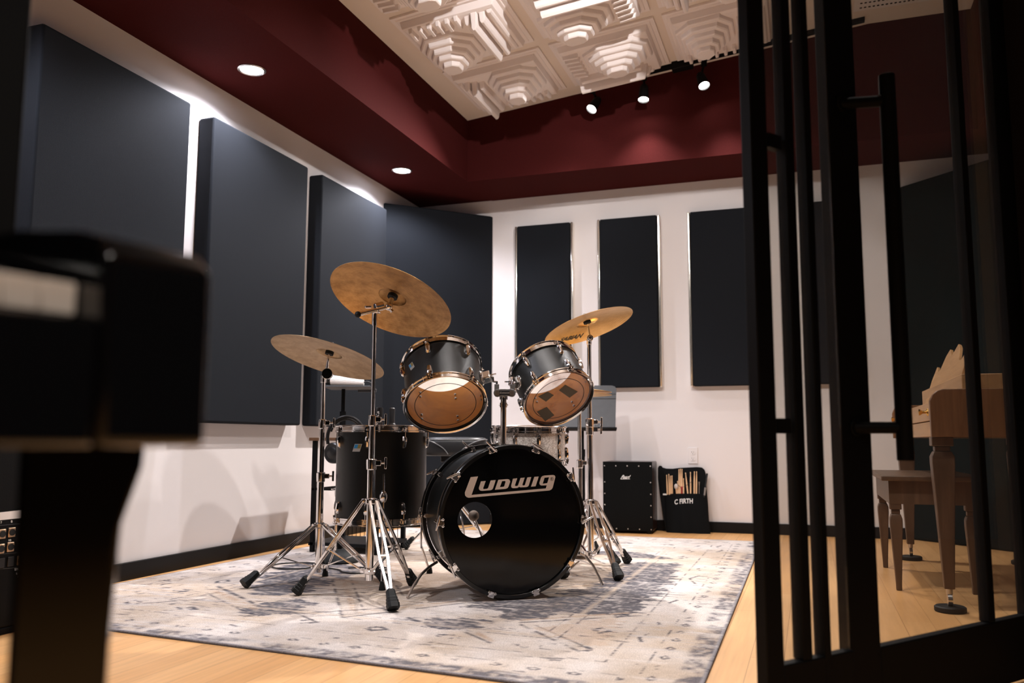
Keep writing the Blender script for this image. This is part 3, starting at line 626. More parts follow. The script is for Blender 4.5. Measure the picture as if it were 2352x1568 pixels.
def drum(name, label, bottom, axis, R, L, nl, phase, shellm, group=None, lining=None, reso=CLEARHEAD, lugoff=0.048, hint=None, long_lugs=False, batter=COATED, base=None, ring=True):
    x, y, z = frame(axis, hint); top = bottom + z * L
    r = thing(name, label, 'drum', base or bottom, group)
    sh = MB(); sh.lathe(bottom, z, [(R, 0.004), (R, L - 0.004), (R - 0.007, L - 0.001), (R - 0.007, 0.001)], 72, closed=True, hint=x)
    if lining:
        for i in range(len(sh.f)):
            sh.m[i] = 1 if (i // 72) in (2,) else 0
    sh.build('shell', [shellm, lining or shellm], r)
    for nm, o, d in (('top_hoop', top, z), ('bottom_hoop', bottom, -z)):
        h = MB(); h.lathe(o, d, [(R + 0.003, -0.016), (R + 0.009, -0.018), (R + 0.009, -0.012), (R + 0.0055, -0.009), (R + 0.0055, 0.006), (R + 0.0105, 0.010), (R + 0.0105, 0.012), (R + 0.0092, 0.013), (R + 0.0075, 0.012), (R + 0.003, 0.008)], 72, closed=True, hint=x)
        for i in range(nl):
            a = phase + 2 * math.pi * i / nl; u = x * math.cos(a) + y * math.sin(a); sd = d.cross(u)
            h.box(o + u * (R + 0.013) - d * 0.015, (0.012, 0.020, 0.005), (u, sd, d)); h.box(o + u * (R + 0.008) - d * 0.008, (0.004, 0.024, 0.018), (u, sd, d))
        h.build(nm, CHROME, r)
    MB().lathe(top, z, [(0, 0.005), (R * 0.98, 0.005), (R + 0.001, 0.002), (R + 0.001, -0.010)], 72, hint=x).build('batter_head', batter, r)
    bh = MB().lathe(bottom, -z, [(0, 0.005), (R * 0.98, 0.005), (R + 0.001, 0.002), (R + 0.001, -0.010)], 72, hint=x).build('resonant_head', reso, r)
    if ring: MB().lathe(bottom, -z, [(R * 0.765, 0.0056), (R * 0.782, 0.0056), (R * 0.782, 0.0062), (R * 0.765, 0.0062)], 72, closed=True, hint=x).build('ring_mark', INK, bh)
    for i in range(nl):
        a = phase + 2 * math.pi * i / nl; u = x * math.cos(a) + y * math.sin(a)
        for o, d in ((top, -z), (bottom, z)):
            m = MB(); p = o + u * R + d * lugoff
            lug(m, p, u, -d, L=0.054, w=0.0112, h=0.018)
            rp = u * (R + 0.0125)
            m.cyl(o + rp + d * (lugoff - 0.020), o + rp + d * 0.012, 0.0026, n=8); m.cyl(o + rp + d * 0.013, o + rp + d * 0.004, 0.0052, n=10); m.box(o + rp, (0.006, 0.006, 0.010), (u, z.cross(u), d))
            m.build('lug', CHROME, r)
        if lining:
            for o, d in ((top, -z), (bottom, z)):
                if L > 0.3: continue
                for q in (-0.012, 0.012):
                    m = MB(); c = o + u * (R - 0.0075) + d * (lugoff + q); m.cyl(c, c - u * 0.003, 0.0048, n=12); m.cyl(c - u * 0.004, c - u * 0.006, 0.003, n=8); m.build('lug_screw', ALLOY, r)
    return r, x, y, z, top
def badge(parent, p, u, up, w, h, slant=0.25):
    """slanted maker's plate with a blue and an olive field, no lettering readable"""
    sd = up.cross(u).normalized()
    f3 = lambda a, b: p + sd * ((a - 0.5) * w + (b - 0.5) * h * slant) + up * ((b - 0.5) * h) + u * 0.0008
    bb = MB().prism([[(0, 0), (1, 0), (1, 1), (0, 1)]], f3, 0.0012, nrm=u).build('badge', SILVB, parent, smooth=False)
    g3 = lambda a, b: f3(a, b) + u * 0.0013
    MB().prism([[(0.06, 0.42), (0.52, 0.42), (0.52, 0.93), (0.06, 0.93)]], g3, 0.0004, nrm=u).build('blue_field', BLUEB, bb, smooth=False)
    MB().prism([[(0.52, 0.42), (0.94, 0.42), (0.94, 0.93), (0.52, 0.93)]], g3, 0.0004, nrm=u).build('olive_field', OLIVEB, bb, smooth=False)
    return bb

# lettering of the bass drum head, traced as outlines (u right, v down, 0..1 of the mark's width and height)
LG = {'L': [[(578, 252), (698, 240), (592, 543), (1808, 437), (1824, 386), (1735, 390), (1712, 378), (1702, 350), (1728, 262), (1745, 238), (1780, 226), (1930, 216), (1955, 226), (1965, 250), (1920, 425), (1902, 452), (1868, 470), (545, 590), (512, 580), (487, 552), (482, 505)], [(1787, 262), (1862, 254), (1832, 350), (1757, 360)]],
      'U': [[(745, 322), (824, 314), (782, 432), (786, 445), (800, 447), (850, 441), (863, 430), (905, 306), (988, 299), (945, 432), (928, 457), (900, 466), (762, 478), (735, 472), (715, 452), (712, 428)]],
      'D': [[(1030, 296), (1180, 284), (1210, 292), (1225, 322), (1197, 408), (1180, 432), (1150, 444), (975, 459)], [(1092, 318), (1138, 314), (1150, 326), (1128, 400), (1114, 410), (1056, 415)]],
      'W': [[(1270, 278), (1340, 271), (1303, 380), (1306, 396), (1330, 398), (1350, 392), (1395, 266), (1462, 260), (1425, 370), (1428, 387), (1450, 389), (1466, 380), (1505, 257), (1570, 250), (1530, 385), (1515, 406), (1490, 415), (1392, 420), (1370, 411), (1350, 425), (1330, 431), (1270, 434), (1246, 422), (1240, 395)]],
      'I': [[(1620, 248), (1692, 242), (1640, 402), (1566, 408)]]}
def logo(name, f3, nrm, t, m, parent):
    mb = MB()
    for l in LG.values(): mb.prism(l, f3, t, nrm=nrm)
    return mb.build(name, m, parent, smooth=False, fix=False)

# ------------------------------------------------------------------ bass drum
n = V((math.cos(R_(-55)), math.sin(R_(-55)), 0)); sx = UP.cross(n).normalized()       # sx to the viewer's right
CF = V((-1.148, 3.319, 0.317)); LB, RB = 0.395, 0.285
bd = thing('bass_drum', 'large black bass drum with a lettered glossy front head and a round port hole', 'drum', V((CF.x - n.x * 0.2, CF.y - n.y * 0.2, 0.008)))
def bpt(ang, r, h): return CF + (sx * math.cos(R_(ang)) + UP * math.sin(R_(ang))) * r + n * h
s = MB(); s.lathe(CF, n, [(RB, -0.012), (RB, -LB + 0.012), (RB - 0.008, -LB + 0.012), (RB - 0.008, -0.012)], 96, closed=True); s.build('shell', SHELL, bd)
for nm, h0, sg in (('front_hoop', 0.0, 1), ('rear_hoop', -LB, -1)):
    h = MB(); h.lathe(CF + n * h0, n * sg, [(RB + 0.004, -0.028), (RB + 0.019, -0.028), (RB + 0.021, -0.026), (RB + 0.021, 0.014), (RB + 0.018, 0.017), (RB + 0.006, 0.017), (RB + 0.004, 0.014)], 96, closed=True)
    ho = h.build(nm, HOOPB, bd)
    i = MB(); i.lathe(CF + n * h0, n * sg, [(RB + 0.0205, -0.0275), (RB + 0.0222, -0.0275), (RB + 0.0222, -0.0215), (RB + 0.0205, -0.0215)], 96, closed=True); i.build('hoop_inlay', STEEL, ho)
# front head with the port hole
PH = onP(1090.6, 1193.5, CF + n * 0.003, n); pu, pv = (PH - CF).dot(sx), (PH - CF).z; PR = 0.0715; RH = RB + 0.004
hd = MB(); N = 120; rings = [[], [], [], []]
for i in range(N):
    a = 2 * math.pi * i / N; cx, cy = pu + PR * math.cos(a), pv + PR * math.sin(a)
    dx, dy = math.cos(a), math.sin(a); bq = pu * dx + pv * dy; tt = -bq + math.sqrt(bq * bq - (pu * pu + pv * pv - RH * RH)); ox, oy = pu + dx * tt, pv + dy * tt
    f = lambda u, v, h: CF + sx * u + UP * v + n * h
    rings[0].append(f(ox * 1.0, oy * 1.0, -0.012)); rings[1].append(f(ox, oy, 0.003)); rings[2].append(f(cx, cy, 0.003)); rings[3].append(f(cx, cy, 0.0022))
hd.loft(rings, False)
fh = hd.build('front_head', HEADB, bd)
pr = MB(); pr.lathe(PH, n, [(PR - 0.001, -0.001), (PR + 0.003, -0.001), (PR + 0.003, 0.0012), (PR - 0.001, 0.0012)], 64, closed=True); pr.build('port_ring', HEADB, fh)
lf = lambda u, v: onP(1000 + u / 7.128, 1060 + v / 7.128, CF + n * 0.0033, n)
logo('lettering', lf, n, 0.0004, LOGO, fh)
rg = MB(); c = lf(1906, 282) + n * 0.0006; rg.lathe(c, n, [(0.0060, 0), (0.0072, 0), (0.0072, 0.0003), (0.0060, 0.0003)], 32, closed=True)
rg.build('registered_ring', INK, fh)
text_on('registered_letter', 'R', lambda u, v: c + sx * ((u - 0.5) * 0.006) + UP * ((v - 0.5) * 0.007) + n * 0.0003, INK, fh, True)
MB().lathe(CF - n * LB, -n, [(0, 0.003), (RH, 0.003), (RH, -0.012)], 96).build('batter_head', BATTERCLEAR, bd)
# ten claws with T-rods on each hoop
for k in range(10):
    ang = 180 - 36 * k
    rad = (sx * math.cos(R_(ang)) + UP * math.sin(R_(ang))); tan = n.cross(rad)
    for h0, sg in ((0.0, 1), (-LB, -1)):
        if abs(ang + 72) < 1 or abs(ang + 108) < 1: dz = -0.004
        else: dz = 0
        m = MB(); c = CF + n * h0 + rad * (RB + 0.024 + dz)
        m.box(c - n * sg * 0.006, (0.006, 0.026, 0.046), (rad, tan, n)); m.box(CF + n * h0 + n * sg * 0.0185 + rad * (RB + 0.013), (0.024, 0.024, 0.004), (rad, tan, n))
        for q in (-0.013, 0.013): m.sphere(CF + n * h0 + n * sg * 0.022 + rad * (RB + 0.006) + tan * q, 0.0065, n=10, k=6)
        m.cyl(c + rad * 0.002 + n * sg * 0.02, c + rad * 0.002 - n * sg * 0.055, 0.003, n=8)
        if dz == 0:
            hc = c + rad * 0.003 + n * sg * 0.026; dr = (tan * math.cos(R_(25 * (k % 3 + 1))) + rad * 0.5 * math.sin(R_(25 * (k % 3 + 1)))).normalized()
            m.tube([hc - dr * 0.030, hc - dr * 0.012, hc + dr * 0.012, hc + dr * 0.030], [0.0035, 0.0045, 0.0045, 0.0035], 8)
        m.box(CF + n * h0 - n * sg * 0.072 + rad * (RB + 0.009), (0.02, 0.016, 0.030), (rad, tan, n))
        m.build('claw', CHROME, bd, bevel=0.0012)
# spurs
for pts, nm in (([(1004, 1290, 3.62), (985, 1302, 3.58), (968, 1318, 3.53), (950, 1344, 3.47), (936, 1374, 3.415)], 'spur'), ([(1330, 1270, 3.70), (1344, 1276, 3.72), (1362, 1298, 3.72), (1376, 1326, 3.715), (1384, 1346, 3.71)], 'spur')):
    P = [at(*p) for p in pts]; P[-1].z = 0.0155; m = MB()
    sm = [];
    for i in range(len(P) - 1):
        for t in range(4): sm.append(P[i].lerp(P[i + 1], t / 4))
    sm.append(P[-1]); m.tube(sm, 0.0058, 10); m.build(nm, STEEL, bd)
pl = MB(); cc = bpt(212, RB + 0.002, -0.085); rad = (sx * math.cos(R_(212)) + UP * math.sin(R_(212))); tan = n.cross(rad)
pl.box(cc + rad * 0.001, (0.004, 0.085, 0.075), (rad, tan, n)); pl.box(cc + rad * 0.012 - n * 0.02 - tan * 0.03, (0.024, 0.026, 0.03), (rad, tan, n)); pl.build('spur_bracket', STEEL, bd, bevel=0.003)
pl = MB(); cc = bpt(-30, RB + 0.002, -0.085); rad = (sx * math.cos(R_(-30)) + UP * math.sin(R_(-30))); tan = n.cross(rad)
pl.box(cc + rad * 0.001, (0.004, 0.085, 0.075), (rad, tan, n)); pl.build('spur_bracket', STEEL, bd, bevel=0.003)
# tom holder post and clamp
best = min((abs(proj(CF + UP * RB - n * (t / 200))[0] - 1156), t / 200) for t in range(10, 80))[1]
pb = CF + UP * (RB - 0.01) - n * best; DP = proj(pb)[2]; pt_ = at(1157, 905, DP); pt_ = V((pb.x, pb.y, pt_.z))
m = MB(); m.cyl(pb, pt_, 0.0122, n=24); m.cyl(pb + UP * 0.008, pb + UP * 0.034, 0.019, n=24); m.cyl(pb + UP * 0.004, pb + UP * 0.014, 0.028, 0.022, n=24)
m.lathe(pt_ - UP * 0.055, UP, [(0.0122, 0), (0.0155, 0), (0.0155, 0.02), (0.0122, 0.02)], 24, closed=True); m.cyl(pt_ - UP * 0.045 - RT * 0.02, pt_ - UP * 0.045 + RT * 0.02, 0.003, n=8)
m.cyl(pt_ - UP * 0.022, pt_, 0.017, n=24); m.build('holder_post', CHROME, bd)
PF = V((RT.x, RT.y, 0)).normalized(); PN = -V((FW.x, FW.y, 0)).normalized(); pc = at(1159, 903, DP - 0.012)
outl = []
for k in range(13): a = R_(90 + 15 * k); outl.append((-0.030 + 0.0165 * math.cos(a), 0.0165 * math.sin(a)))
outl += [(-0.012, -0.0115), (0.012, -0.0115)]
for k in range(13): a = R_(-90 + 15 * k); outl.append((0.030 + 0.0165 * math.cos(a), 0.0165 * math.sin(a)))
outl += [(0.012, 0.0165), (-0.012, 0.0165)]
m = MB(); m.prism([outl], lambda u, v: pc + PF * u + UP * v, 0.030, nrm=PN)
for sgn in (-1, 1):
    m.box(pc + PF * (0.033 * sgn) + UP * 0.024 + PN * 0.015, (0.020, 0.026, 0.026), (PF, PN, UP))
hp = m.build('holder_clamp', ALLOY, bd, bevel=0.002)
for sgn in (-1, 1): MB().cyl(pc + PF * (0.030 * sgn) + PN * 0.028, pc + PF * (0.030 * sgn) + PN * 0.034, 0.0105, n=20).build('clamp_bolt', STEEL, hp)
m = MB(); m.prism([[(-0.023, -0.009), (0.023, -0.009), (0.023, 0.009), (-0.023, 0.009)]], lambda u, v: pc + PF * u + UP * v + PN * 0.0302, 0.0006, nrm=PN); m.build('badge_plate', PLASTIC, hp, smooth=False)
logo('badge_lettering', lambda u, v: pc + PF * ((u - 1223) / 1480 * 0.038) - UP * ((v - 400 + (u - 1223) * 0.085) / 1480 * 0.038) + PN * 0.031, PN, 0.0003, SILVB, hp)

# ------------------------------------------------------------------ rack toms
def tom(cx, cy, a, b, th, R, L, phase_px, label, D):
    c, ax = disc_pose(cx, cy, a, b, th, R + 0.0105, D)
    x, y, z = frame(ax); bt = c + z * 0.012
    # first lug under the given picture column
    bestp = min((math.hypot(proj(bt + z * L * 0.75 + (x * math.cos(t) + y * math.sin(t)) * R)[0] - phase_px[0], proj(bt + z * L * 0.75 + (x * math.cos(t) + y * math.sin(t)) * R)[1] - phase_px[1]), t) for t in [math.pi * 2 * k / 720 for k in range(720)])
    return drum('tom_drum', label, bt, ax, R, L, 6, bestp[1], SHELL, 'rack toms above the bass drum', MAPLEI, CLEARHEAD if 'amber' in label else WORNHEAD, lugoff=0.046)
def on_shell(px, py, bt, z, R):
    d = ray(px, py).normalized(); o = CAM - bt; dp = d - z * d.dot(z); op = o - z * o.dot(z)
    A, B, Cq = dp.dot(dp), 2 * dp.dot(op), op.dot(op) - R * R; q = B * B - 4 * A * Cq; t = (-B - math.sqrt(max(q, 0))) / (2 * A)
    p = CAM + d * t; h = (p - bt).dot(z); u = (p - bt - z * h).normalized(); return p, u
def mount(r, p, u, z, tgt):
    sd = z.cross(u); m = MB(); m.cyl(p - u * 0.002, p + u * 0.006, 0.034, 0.030, n=28); m.box(p + u * 0.022, (0.034, 0.036, 0.042), (u, sd, z)); m.build('mount_block', CHROME, r, bevel=0.006, seg=3)
    m = MB(); q = p + u * 0.036
    m.tube([q - z * 0.0 + sd * 0.0, q + u * 0.012 - z * 0.012, (q + tgt) / 2 - UP * 0.004, tgt + UP * 0.012, tgt], 0.0052, 10); m.cyl(q + z * 0.006, q + z * 0.006 + u * 0.028, 0.003, n=8); m.build('mount_arm', CHROME, r)
T1, x1, y1, z1, tp1 = tom(1023.5, 932, 97, 65.5, -5.5, 0.165, 0.222, (986, 812), 'larger black rack tom at left with a clear bottom head over an amber inside', None)
b1 = tp1 - z1 * 0.222
p, u = on_shell(946, 841, b1, z1, 0.165); badge(T1, p, u, z1, 0.026, 0.042, -0.35)
p, u = on_shell(1106, 868, b1, z1, 0.165); mount(T1, p, u, z1, pc - PF * 0.033 + UP * 0.035 + PN * 0.012)
p, u = on_shell(962, 990, b1 - z1 * 0.02, z1, 0.18)
c = b1 - z1 * 0.008
w_ = at(985, 988, proj(c)[2] - 0.02)
tp = MB(); xx = (x1 - y1 * 0.1).normalized()
def tape(r, px, D_off, w, h, rot, nm='tape_patch', m=TAPE, bt=None, z=None):
    pts = [onP(x, y, bt - z * 0.0065, z) for x, y in px]
    mb = MB(); mb.add(pts + [p - z * 0.0008 for p in pts], [tuple(range(len(pts)))[::-1], tuple(range(len(pts), 2 * len(pts)))] + [(i, (i + 1) % len(pts), len(pts) + (i + 1) % len(pts), len(pts) + i) for i in range(len(pts))])
    mb.build(nm, m, r, smooth=False)
T2, x2, y2, z2, tp2 = tom(1284, 918, 86.2, 55.6, -26.7, 0.152, 0.186, (1199, 818), 'smaller black rack tom at right, worn clear bottom head with three tape patches', None)
b2 = tp2 - z2 * 0.186
p, u = on_shell(1327, 826, b2, z2, 0.152); badge(T2, p, u, z2, 0.024, 0.036, 0.25)
p, u = on_shell(1191, 878, b2, z2, 0.152); mount(T2, p, u, z2, pc + PF * 0.033 + UP * 0.035 + PN * 0.012)
for px in ([(1236, 910), (1258, 899), (1272, 907), (1254, 922)], [(1284, 896), (1298, 883), (1327, 899), (1308, 913)], [(1233, 945), (1256, 934), (1273, 953), (1252, 967)]):
    tape(T2, px, 0, 0, 0, 0, bt=b2, z=z2)

# ------------------------------------------------------------------ floor tom
fc = at(878, 984, 3.97); RF, LF = 0.206, 0.415
ft_b = V((fc.x, fc.y, fc.z - LF))
zt = fc.z
FT, xf, yf, zf, tf = drum('floor_tom', 'black floor tom standing left behind the bass drum', V((fc.x, fc.y, zt - LF)), UP, RF, LF, 8, 0.18, SHELL, None, MAPLEI, COATED, lugoff=0.062, base=V((fc.x, fc.y, 0.008)), ring=False)
fb = tf - zf * LF
p, u = on_shell(821, 1028, fb, zf, RF); badge(FT, p, u, UP, 0.038, 0.034, 0.35)
for px, foot in ((895, (-1.715, 3.585)), (975, None), (775, None)):
    if foot:
        p, u = on_shell(880, 1140, fb, zf, RF)
    else:
        a = math.atan2(u0.y, u0.x) + (2.1 if px == 975 else -2.1); u = V((math.cos(a), math.sin(a), 0)); p = V((fc.x, fc.y, p0.z)) + u * RF
    if foot: u0, p0 = u, p
    m = MB(); q = p + u * 0.026; m.cyl(V((q.x, q.y, 0.03)) + u * 0.045, V((q.x, q.y, 0.14)) + u * 0.0, 0.0052, n=10); m.cyl(V((q.x, q.y, 0.13)), V((q.x, q.y, p.z + 0.10)), 0.0052, n=10)
    lg = m.build('leg', CHROME, FT)
    m = MB(); m.sphere(p + u * 0.018, 0.024, (0.75, 0.75, 1.25), n=16, k=10); m.cyl(p - u * 0.002, p + u * 0.01, 0.018, n=16); m.tube([p + u * 0.03 + UP * 0.01, p + u * 0.055 + UP * 0.016], 0.004, 8); m.build('leg_bracket', CHROME, FT)
    m = MB(); f = V((q.x, q.y, 0.0092)) + u * 0.05; m.lathe(f, UP, [(0, 0), (0.015, 0), (0.014, 0.01), (0.009, 0.035), (0, 0.038)], 16); m.build('rubber_foot', RUBBER, lg)

# ------------------------------------------------------------------ snare drum on its stand
sc_ = at(1216, 984, 4.24); RS, LS = 0.178, 0.165
SN, xs_, ys_, zs_, ts_ = drum('snare_drum', 'silver sparkle snare drum behind the bass drum', sc_ - V((0.02, -0.03, 1)).normalized() * LS, V((0.02, -0.03, 1)), RS, LS, 10, 0.25, SPARK, None, SPARK, COATED, lugoff=0.050, ring=False)
for ch in list(SN.children):
    pass
sb = ts_ - zs_ * LS
p, u = on_shell(1150, 1018, sb, zs_, RS); m = MB(); m.box(p + u * 0.008, (0.016, 0.026, 0.05), (u, zs_.cross(u), zs_)); m.sphere(p + u * 0.02, 0.013); m.tube([p + u * 0.02, p + u * 0.04 - zs_ * 0.02], 0.004, 8); m.build('throw_off', CHROME, SN, bevel=0.002)
# ------------------------------------------------------------------ stands and cymbals
def solve_D(px, py, z, lo=2.0, hi=7.0):
    for _ in range(50):
        mid = (lo + hi) / 2
        if (at(px, py, mid).z - z) * (1 if py < 1011 else -1) < 0: lo = mid
        else: hi = mid
    return lo
def zat(base, py):
    d = ray(*proj(base)[:2]); lo, hi = -0.2, 3.0
    for _ in range(50):
        mid = (lo + hi) / 2
        if proj(V((base.x, base.y, mid)))[1] > py: lo = mid
        else: hi = mid
    return lo
def rubber(parent, tip, d):
    """ribbed rubber boot, tip on the floor, d pointing up the leg"""
    sd = d.cross(UP).normalized(); u = sd.cross(d); m = MB(); rings = []
    for t, w_, h_ in ((-0.006, 0.017, 0.016), (0.012, 0.018, 0.015), (0.014, 0.0165, 0.0135), (0.024, 0.0168, 0.0135), (0.026, 0.0152, 0.012), (0.036, 0.0155, 0.012), (0.038, 0.014, 0.011), (0.066, 0.012, 0.010), (0.072, 0.008, 0.007)):
        rings.append([tip + d * t + sd * (w_ * 1.3 * cx) + u * (h_ * 1.3 * cy) + UP * 0.011 for cx, cy in ((-1, -0.6), (-0.6, -1), (0.6, -1), (1, -0.6), (1, 0.6), (0.6, 1), (-0.6, 1), (-1, 0.6))])
    lowest = min(p.z for q in rings for p in q); rings = [[p + UP * (0.0090 - lowest) for p in q] for q in rings]
    return m.loft(rings).build('rubber_foot', RUBBER, parent, ang=25)
def tripod(r, base, hinge, low, feet, mat_=CHROME, w=0.027, gap=0.027):
    for f in feet:
        f = V((f[0], f[1], 0.012)); h = V((f.x - base.x, f.y - base.y, 0)).normalized(); sd = h.cross(UP)
        a = V((base.x, base.y, hinge)) + h * 0.032; d = (a - f).normalized(); e = f + d * 0.060; k = a.lerp(f, 0.52); lo = V((base.x, base.y, low)) + h * 0.030
        m = MB()
        for sg in (-1, 1):
            m.strip(a + sd * (gap / 2 * sg), k + sd * (gap / 2 * sg * 1.25), w * 0.45, 0.009, sd); m.strip(k + sd * (gap / 2 * sg * 1.25), e + sd * (0.004 * sg), w * 0.45, 0.009, sd)
        m.cyl(a - sd * 0.018, a + sd * 0.018, 0.005, n=10); m.cyl(k - sd * 0.019, k + sd * 0.019, 0.005, n=10); m.strip(e, e - d * 0.03, 0.015, 0.012, sd)
        lg = m.build('leg', mat_, r, bevel=0.0015)
        m = MB(); m.strip(k, lo, 0.013, 0.004, sd); m.cyl(lo - sd * 0.012, lo + sd * 0.012, 0.0045, n=10); m.build('strut', mat_, lg)
        rubber(lg, f, d)
    c0 = V((base.x, base.y, 0))
    for z, nm in ((hinge, 'leg_collar'), (low, 'foot_collar')):
        m = MB(); m.lathe(c0 + UP * z, UP, [(0.019, -0.013), (0.024, -0.010), (0.024, 0.010), (0.019, 0.013)], 28)
        for f in feet:
            h = V((f[0] - base.x, f[1] - base.y, 0)).normalized(); m.box(c0 + UP * z + h * 0.028, (0.018, 0.016, 0.018), (h, h.cross(UP), UP))
        m.build(nm, mat_, r, bevel=0.002)
def post(r, base, segs, side, mat_=CHROME):
    """segs: (z0, z1, radius) from the bottom up, a clamp with a wing screw at each step"""
    for i, (z0, z1, rad) in enumerate(segs):
        m = MB(); p = V((base.x, base.y, 0)); m.cyl(p + UP * z0, p + UP * z1, rad, n=28); m.build('tube', mat_, r)
        if i < len(segs) - 1:
            m = MB(); m.lathe(p + UP * z1, UP, [(rad + 0.001, -0.030), (rad + 0.004, -0.028), (rad + 0.005, -0.004), (rad + 0.005, 0.012), (rad + 0.002, 0.016), (segs[i + 1][2] + 0.0005, 0.016)], 28)
            m.box(p + UP * (z1 - 0.002) + side * (rad + 0.012), (0.022, 0.016, 0.022), (side, side.cross(UP), UP)); cl = m.build('clamp', mat_, r, bevel=0.002)
            q = p + UP * (z1 - 0.002) + side * (rad + 0.022); m = MB(); m.cyl(q, q + side * 0.016, 0.0045, n=12)
            m.loft([[q + side * (0.014 + dx) + UP * (hh * t) + side.cross(UP) * e_ for dx, e_ in ((0, -0.0025), (0.010, -0.0025), (0.010, 0.0025), (0, 0.0025))] for hh, t in ((0.024, -1), (0.010, -0.5), (0.010, 0.5), (0.024, 1))])
            m.build('wing_screw', mat_, cl, bevel=0.002)
def cymbal(label, c, ax, R, m_, name='cymbal', bell=0.20, bow=0.085, sign=None, group=None):
    """c: centre of the rim plane"""
    z = ax.normalized(); x, y, _ = frame(z); rb = R * bell * 1.15; H = R * bow
    prof = []
    def hh(r):
        if r > rb: return H * (1 - ((r - rb) / (R - rb)) ** 1.6)
        return H + R * 0.085 * math.sqrt(max(0, 1 - (r / rb) ** 2)) ** 1.1
    rs = [0.0085] + [rb * k / 10 for k in range(1, 10)] + [rb * 0.97, rb * 1.0, rb * 1.03] + [rb + (R - rb) * k / 16 for k in range(1, 17)]
    n_ = 96; vs, fs, ra = [], [], []
    for side_ in (0, 1):
        for r in rs:
            for i in range(n_):
                a = 2 * math.pi * i / n_; vs.append(c + (x * math.cos(a) + y * math.sin(a)) * r + z * (hh(r) - 0.0013 * side_)); ra.append(r)
    K = len(rs)
    for s_ in (0, 1):
        for k in range(K - 1):
            for i in range(n_):
                q = (s_ * K + k) * n_; q2 = q + n_; f = (q + i, q + (i + 1) % n_, q2 + (i + 1) % n_, q2 + i); fs.append(f if s_ else f[::-1])
    for k in (0, K - 1):
        for i in range(n_):
            q = k * n_; q2 = (K + k) * n_; f = (q + i, q + (i + 1) % n_, q2 + (i + 1) % n_, q2 + i); fs.append(f if k else f[::-1])
    o = MB().add(vs, fs).build(name, m_, None, ang=60, fix=True)
    at2 = o.data.attributes.new('radius', 'FLOAT', 'POINT'); at2.data.foreach_set('value', ra)
    tag(o, label, 'cymbal', group)
    return o, hh
def rotz(v, a): return V((v.x * math.cos(a) - v.y * math.sin(a), v.x * math.sin(a) + v.y * math.cos(a), v.z))
CAMR = V((RT.x, RT.y, 0)).normalized()

# boom stand in front of the floor tom
D = solve_D(848, 1322, 0.095); B1 = at(848, 1322, D)
r = thing('cymbal_stand', 'tall chrome boom stand holding the large tilted cymbal, in front of the floor tom', 'cymbal stand', V((B1.x, B1.y, 0.008)))
tripod(r, B1, zat(B1, 1150), 0.115, [onZ(682, 1366, 0.01)[:2], onZ(903, 1404, 0.01)[:2], onZ(948, 1344, 0.01)[:2]])
zt_ = zat(B1, 742); post(r, B1, [(0.078, zat(B1, 1062), 0.0165), (zat(B1, 1062), zat(B1, 962), 0.0125), (zat(B1, 962), zt_, 0.0085)], CAMR)
D1 = proj(V((B1.x, B1.y, zt_)))[2]
tm = MB(); tp_ = V((B1.x, B1.y, zt_)); tm.cyl(tp_ - UP * 0.01, tp_ + UP * 0.052, 0.0115, n=20); p0, p1 = at(822, 722, D1 - 0.05), at(893, 704, D1 + 0.02); tm.cyl(p0, p1, 0.0085, n=18)
bm_ = tm.build('boom_arm', CHROME, r)
m = MB(); cB = at(863, 708, D1); dB = (p1 - p0).normalized(); m.cyl(cB - dB * 0.004 + UP * 0.006, cB + dB * 0.034 + UP * 0.006, 0.017, n=20); m.box(cB - UP * 0.012 + dB * 0.006, (0.03, 0.022, 0.020)); m.tube([cB - dB * 0.02 + UP * 0.012, cB - dB * 0.05 + UP * 0.018], 0.006, 10); m.build('tilter', CHROME, r, bevel=0.003)
m = MB(); m.sphere(p0, 0.0135, n=16); m.build('rubber_tip', RUBBER, bm_)
cc1, ax1 = disc_pose(897, 692, 145.8, 70, 23, None, D1 + 0.06); R1 = 145.8 * (D1 + 0.06) / FPX
cy1, hh1 = cymbal('largest cymbal, aged golden bronze underside, tilted high on the boom stand at left', cc1, ax1, R1, BRONZE_OLD)
top = cc1 + ax1 * (hh1(0.01) - 0.004)
m = MB(); m.cyl(p1, p1 + (top - p1) * 0.55, 0.011, n=16); m.sphere(p1, 0.017, n=14); m.cyl(p1 + (top - p1) * 0.5, top + ax1 * 0.03, 0.004, n=10); m.sphere(top + ax1 * 0.03, 0.010, n=12)
m.tube([p1 + UP * -0.004, p1 + CAMR * 0.016 - UP * 0.022], [0.006, 0.009], 8); m.build('cymbal_tilter', CHROME, r)
m = MB(); m.cyl(top - ax1 * 0.022, top - ax1 * 0.008, 0.022, n=24); m.cyl(top + ax1 * 0.007, top + ax1 * 0.016, 0.018, n=24); m.build('felt_washer', FELT, r)
# left straight stand
D = solve_D(731, 1306, 0.05); B2 = at(731, 1306, D)
f1, f2 = V(onZ(562, 1350, 0.01)), V(onZ(884, 1340, 0.01)); f1.z = f2.z = 0; g = V((B2.x, B2.y, 0)); f3_ = g - ((f1 - g) + (f2 - g)).normalized() * 0.30
r = thing('cymbal_stand', 'chrome stand at far left holding the lower dull bronze cymbal', 'cymbal stand', V((B2.x, B2.y, 0.008)))
tripod(r, B2, zat(B2, 1206), 0.062, [f1[:2], f2[:2], f3_[:2]])
zt_ = zat(B2, 864); post(r, B2, [(0.035, zat(B2, 1092), 0.0155), (zat(B2, 1092), zat(B2, 970), 0.0135), (zat(B2, 970), zt_, 0.0105)], CAMR)
D2 = proj(V((B2.x, B2.y, zt_)))[2]
cc2, ax2 = disc_pose(753, 822, 132.5, 34.6, 18, None, D2); R2 = 132.5 * D2 / FPX
